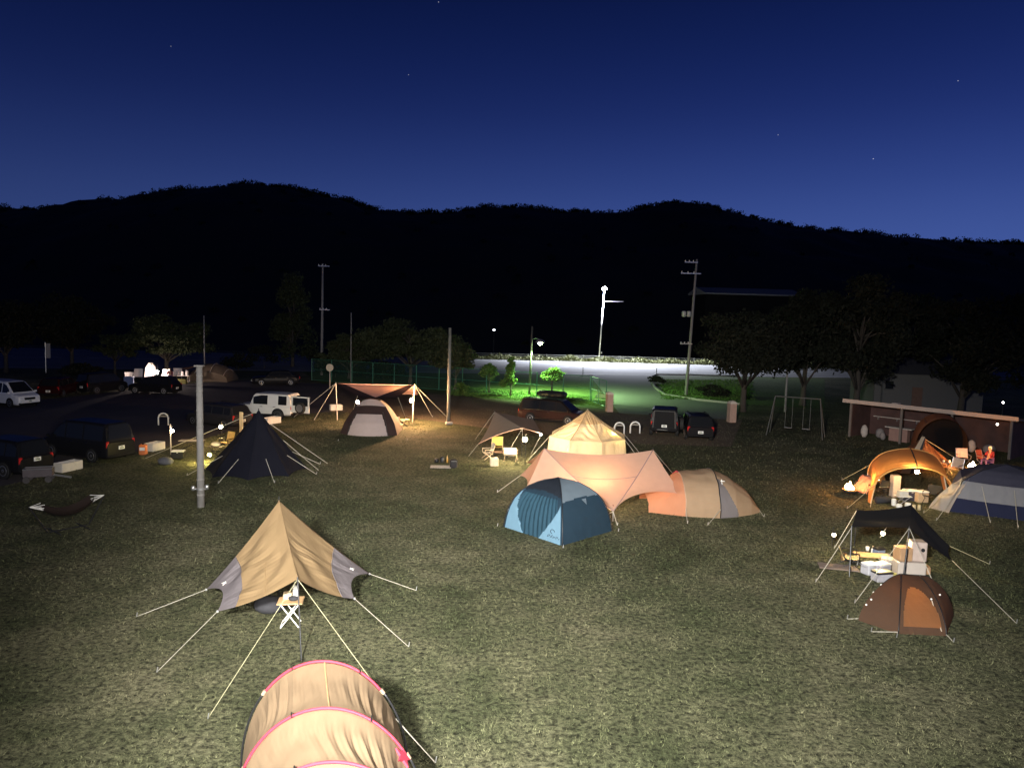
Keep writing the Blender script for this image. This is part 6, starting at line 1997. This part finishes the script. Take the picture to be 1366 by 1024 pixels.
lantern('very bright white lamp of the far camp, above the black hatchback', G(209, 512) + V((0, 0, 1.15)), .17, (1.0, .80, .70), 650)
stand('lamp stand of the far camp behind the black hatchback', G(209, 512) + V((0, .2, 0)), G(209, 512) + V((0, 0, 1.85)))
WC = mat('lit_white_cloth', (.72, .66, .62), .85, var=.05)
t = thing('play_tent', 'small white pointed play tent beside the bright far lamp', 'play tent', G(199, 511))
pr = [V((-.42, 0, 0)), V((-.45, 0, .8)), V((-.34, 0, 1.5)), V((0, 0, 2.0)), V((.34, 0, 1.5)), V((.45, 0, .8)), V((.42, 0, 0))]
MB().prism(pr, (0, .7, 0)).build('cloth', WC, t)
for s in (-1, 1):
    MB().tube([(s * .43, -.02, 0), (s * .44, -.02, .8), (s * .33, -.02, 1.5), (0, -.02, 2.03)], .025, 5).build('pole', M_PALEW, t)
for i, (px, py, rz, lab) in enumerate(((184, 510, 10, 'white chair back left of the play tent in the far camp'), (219, 511, -15, 'white chair right of the bright far lamp'), (173, 510, 30, 'small white chair at the left end of the far camp'),
                                        (237, 509, 20, 'white chair right of the standing person in the far camp'))):
    camp_chair(lab, G(px, py), R(rz), WC, M_STEEL, .8, .5, 1.35 if i != 2 else 1.0, 'white chairs of the far camp')
t = camp_table('long lit table crowded with white things in the far camp', G(241, 510), R(5), (1.8, .6), .7, WC, M_STEEL, cross=False)
for k in range(4):
    o = MB().lathe([(.12, 0), (.14, .1), (.12, .35 + .1 * (k % 2)), (.05, .42 + .1 * (k % 2))], n=10).build('white_jug', WC, None, True)
    o.location = t.location + V((-.7 + .45 * k, 0, .72))
    tag(o, 'white jug on the long lit table of the far camp', 'jug', 'white jugs on the far camp table')
simple_box('storage_box', 'olive crate on the ground below the far camp table', 'crate', G(246, 511) + V((0, -.6, 0)), (.9, .5, .45), mat('olive_plastic', (.20, .18, .05), .6), R(5))
simple_box('storage_box', 'blue box lit by the far lamp, above the tail of the small black van', 'box', G(172, 515), (.8, .5, .9), mat('blue_plastic', (.10, .14, .30), .5), R(15))

# ---- more small camp things under the lamps
for i, (px, py, w, h, lab, c) in enumerate(((1150, 742, .20, .20, 'dark kettle on the lit grass left of the slatted table under the black tarp', (.05, .05, .05)),
        (1184, 744, .24, .14, 'wide grey pan on the lit grass behind the white cooler', (.22, .22, .22)),
        (1126, 748, .22, .26, 'brown jug beside the yellow-lit chair under the black tarp', (.30, .17, .08)))):
    t = thing('kettle' if i == 0 else ('pan' if i == 1 else 'jug'), lab, ('kettle', 'pan', 'jug')[i], G(px, py))
    mm_ = mat('pot_metal_%d' % i, c, .4, .4)
    MB().lathe([(w * .42, 0), (w * .5, h * .2), (w * .5, h * .75), (w * .3, h), (w * .25, h), (w * .3, h * .1)], n=14).build('body', mm_, t, True)
    MB().tube([(w * .45, 0, h * .8), (w * .9, 0, h * .95), (w * .95, 0, h * .5)], .015, 6).build('handle', M_DARKPOLE, t)
simple_box('storage_box', 'small blue box on the lit grass behind the slatted table under the black tarp', 'box', G(1172, 741), (.34, .26, .22), mat('dull_blue', (.10, .13, .22), .6), R(18), lid=M_DARKPOLE)
simple_box('storage_box', 'small brown carton right of the crate stack under the black tarp', 'carton', G(1232, 764), (.34, .28, .24), MATS['tan_carton'], R(-14))
t = thing('duffel_bag', 'long dark duffel bag lying between the orange shelter and the black tarp', 'bag', G(1178, 671), R(15))
MB().tube([(-.4, 0, .15), (-.36, 0, .16), (.36, 0, .16), (.4, 0, .15)], [.08, .16, .16, .08], 12).build('body', MATS['dark_cloth'], t, True)
MB().tube([(-.2, -.02, .31), (-.15, -.03, .40), (.15, -.03, .40), (.2, -.02, .31)], .014, 5).build('handle', M_BLACK, t)
camp_chair('folding chair with a brown seat under the left half of the orange shelter', G(1183, 660), R(35), mat('brown_cloth', (.22, .13, .07), .9), M_DARKPOLE, .55, .36, .82)
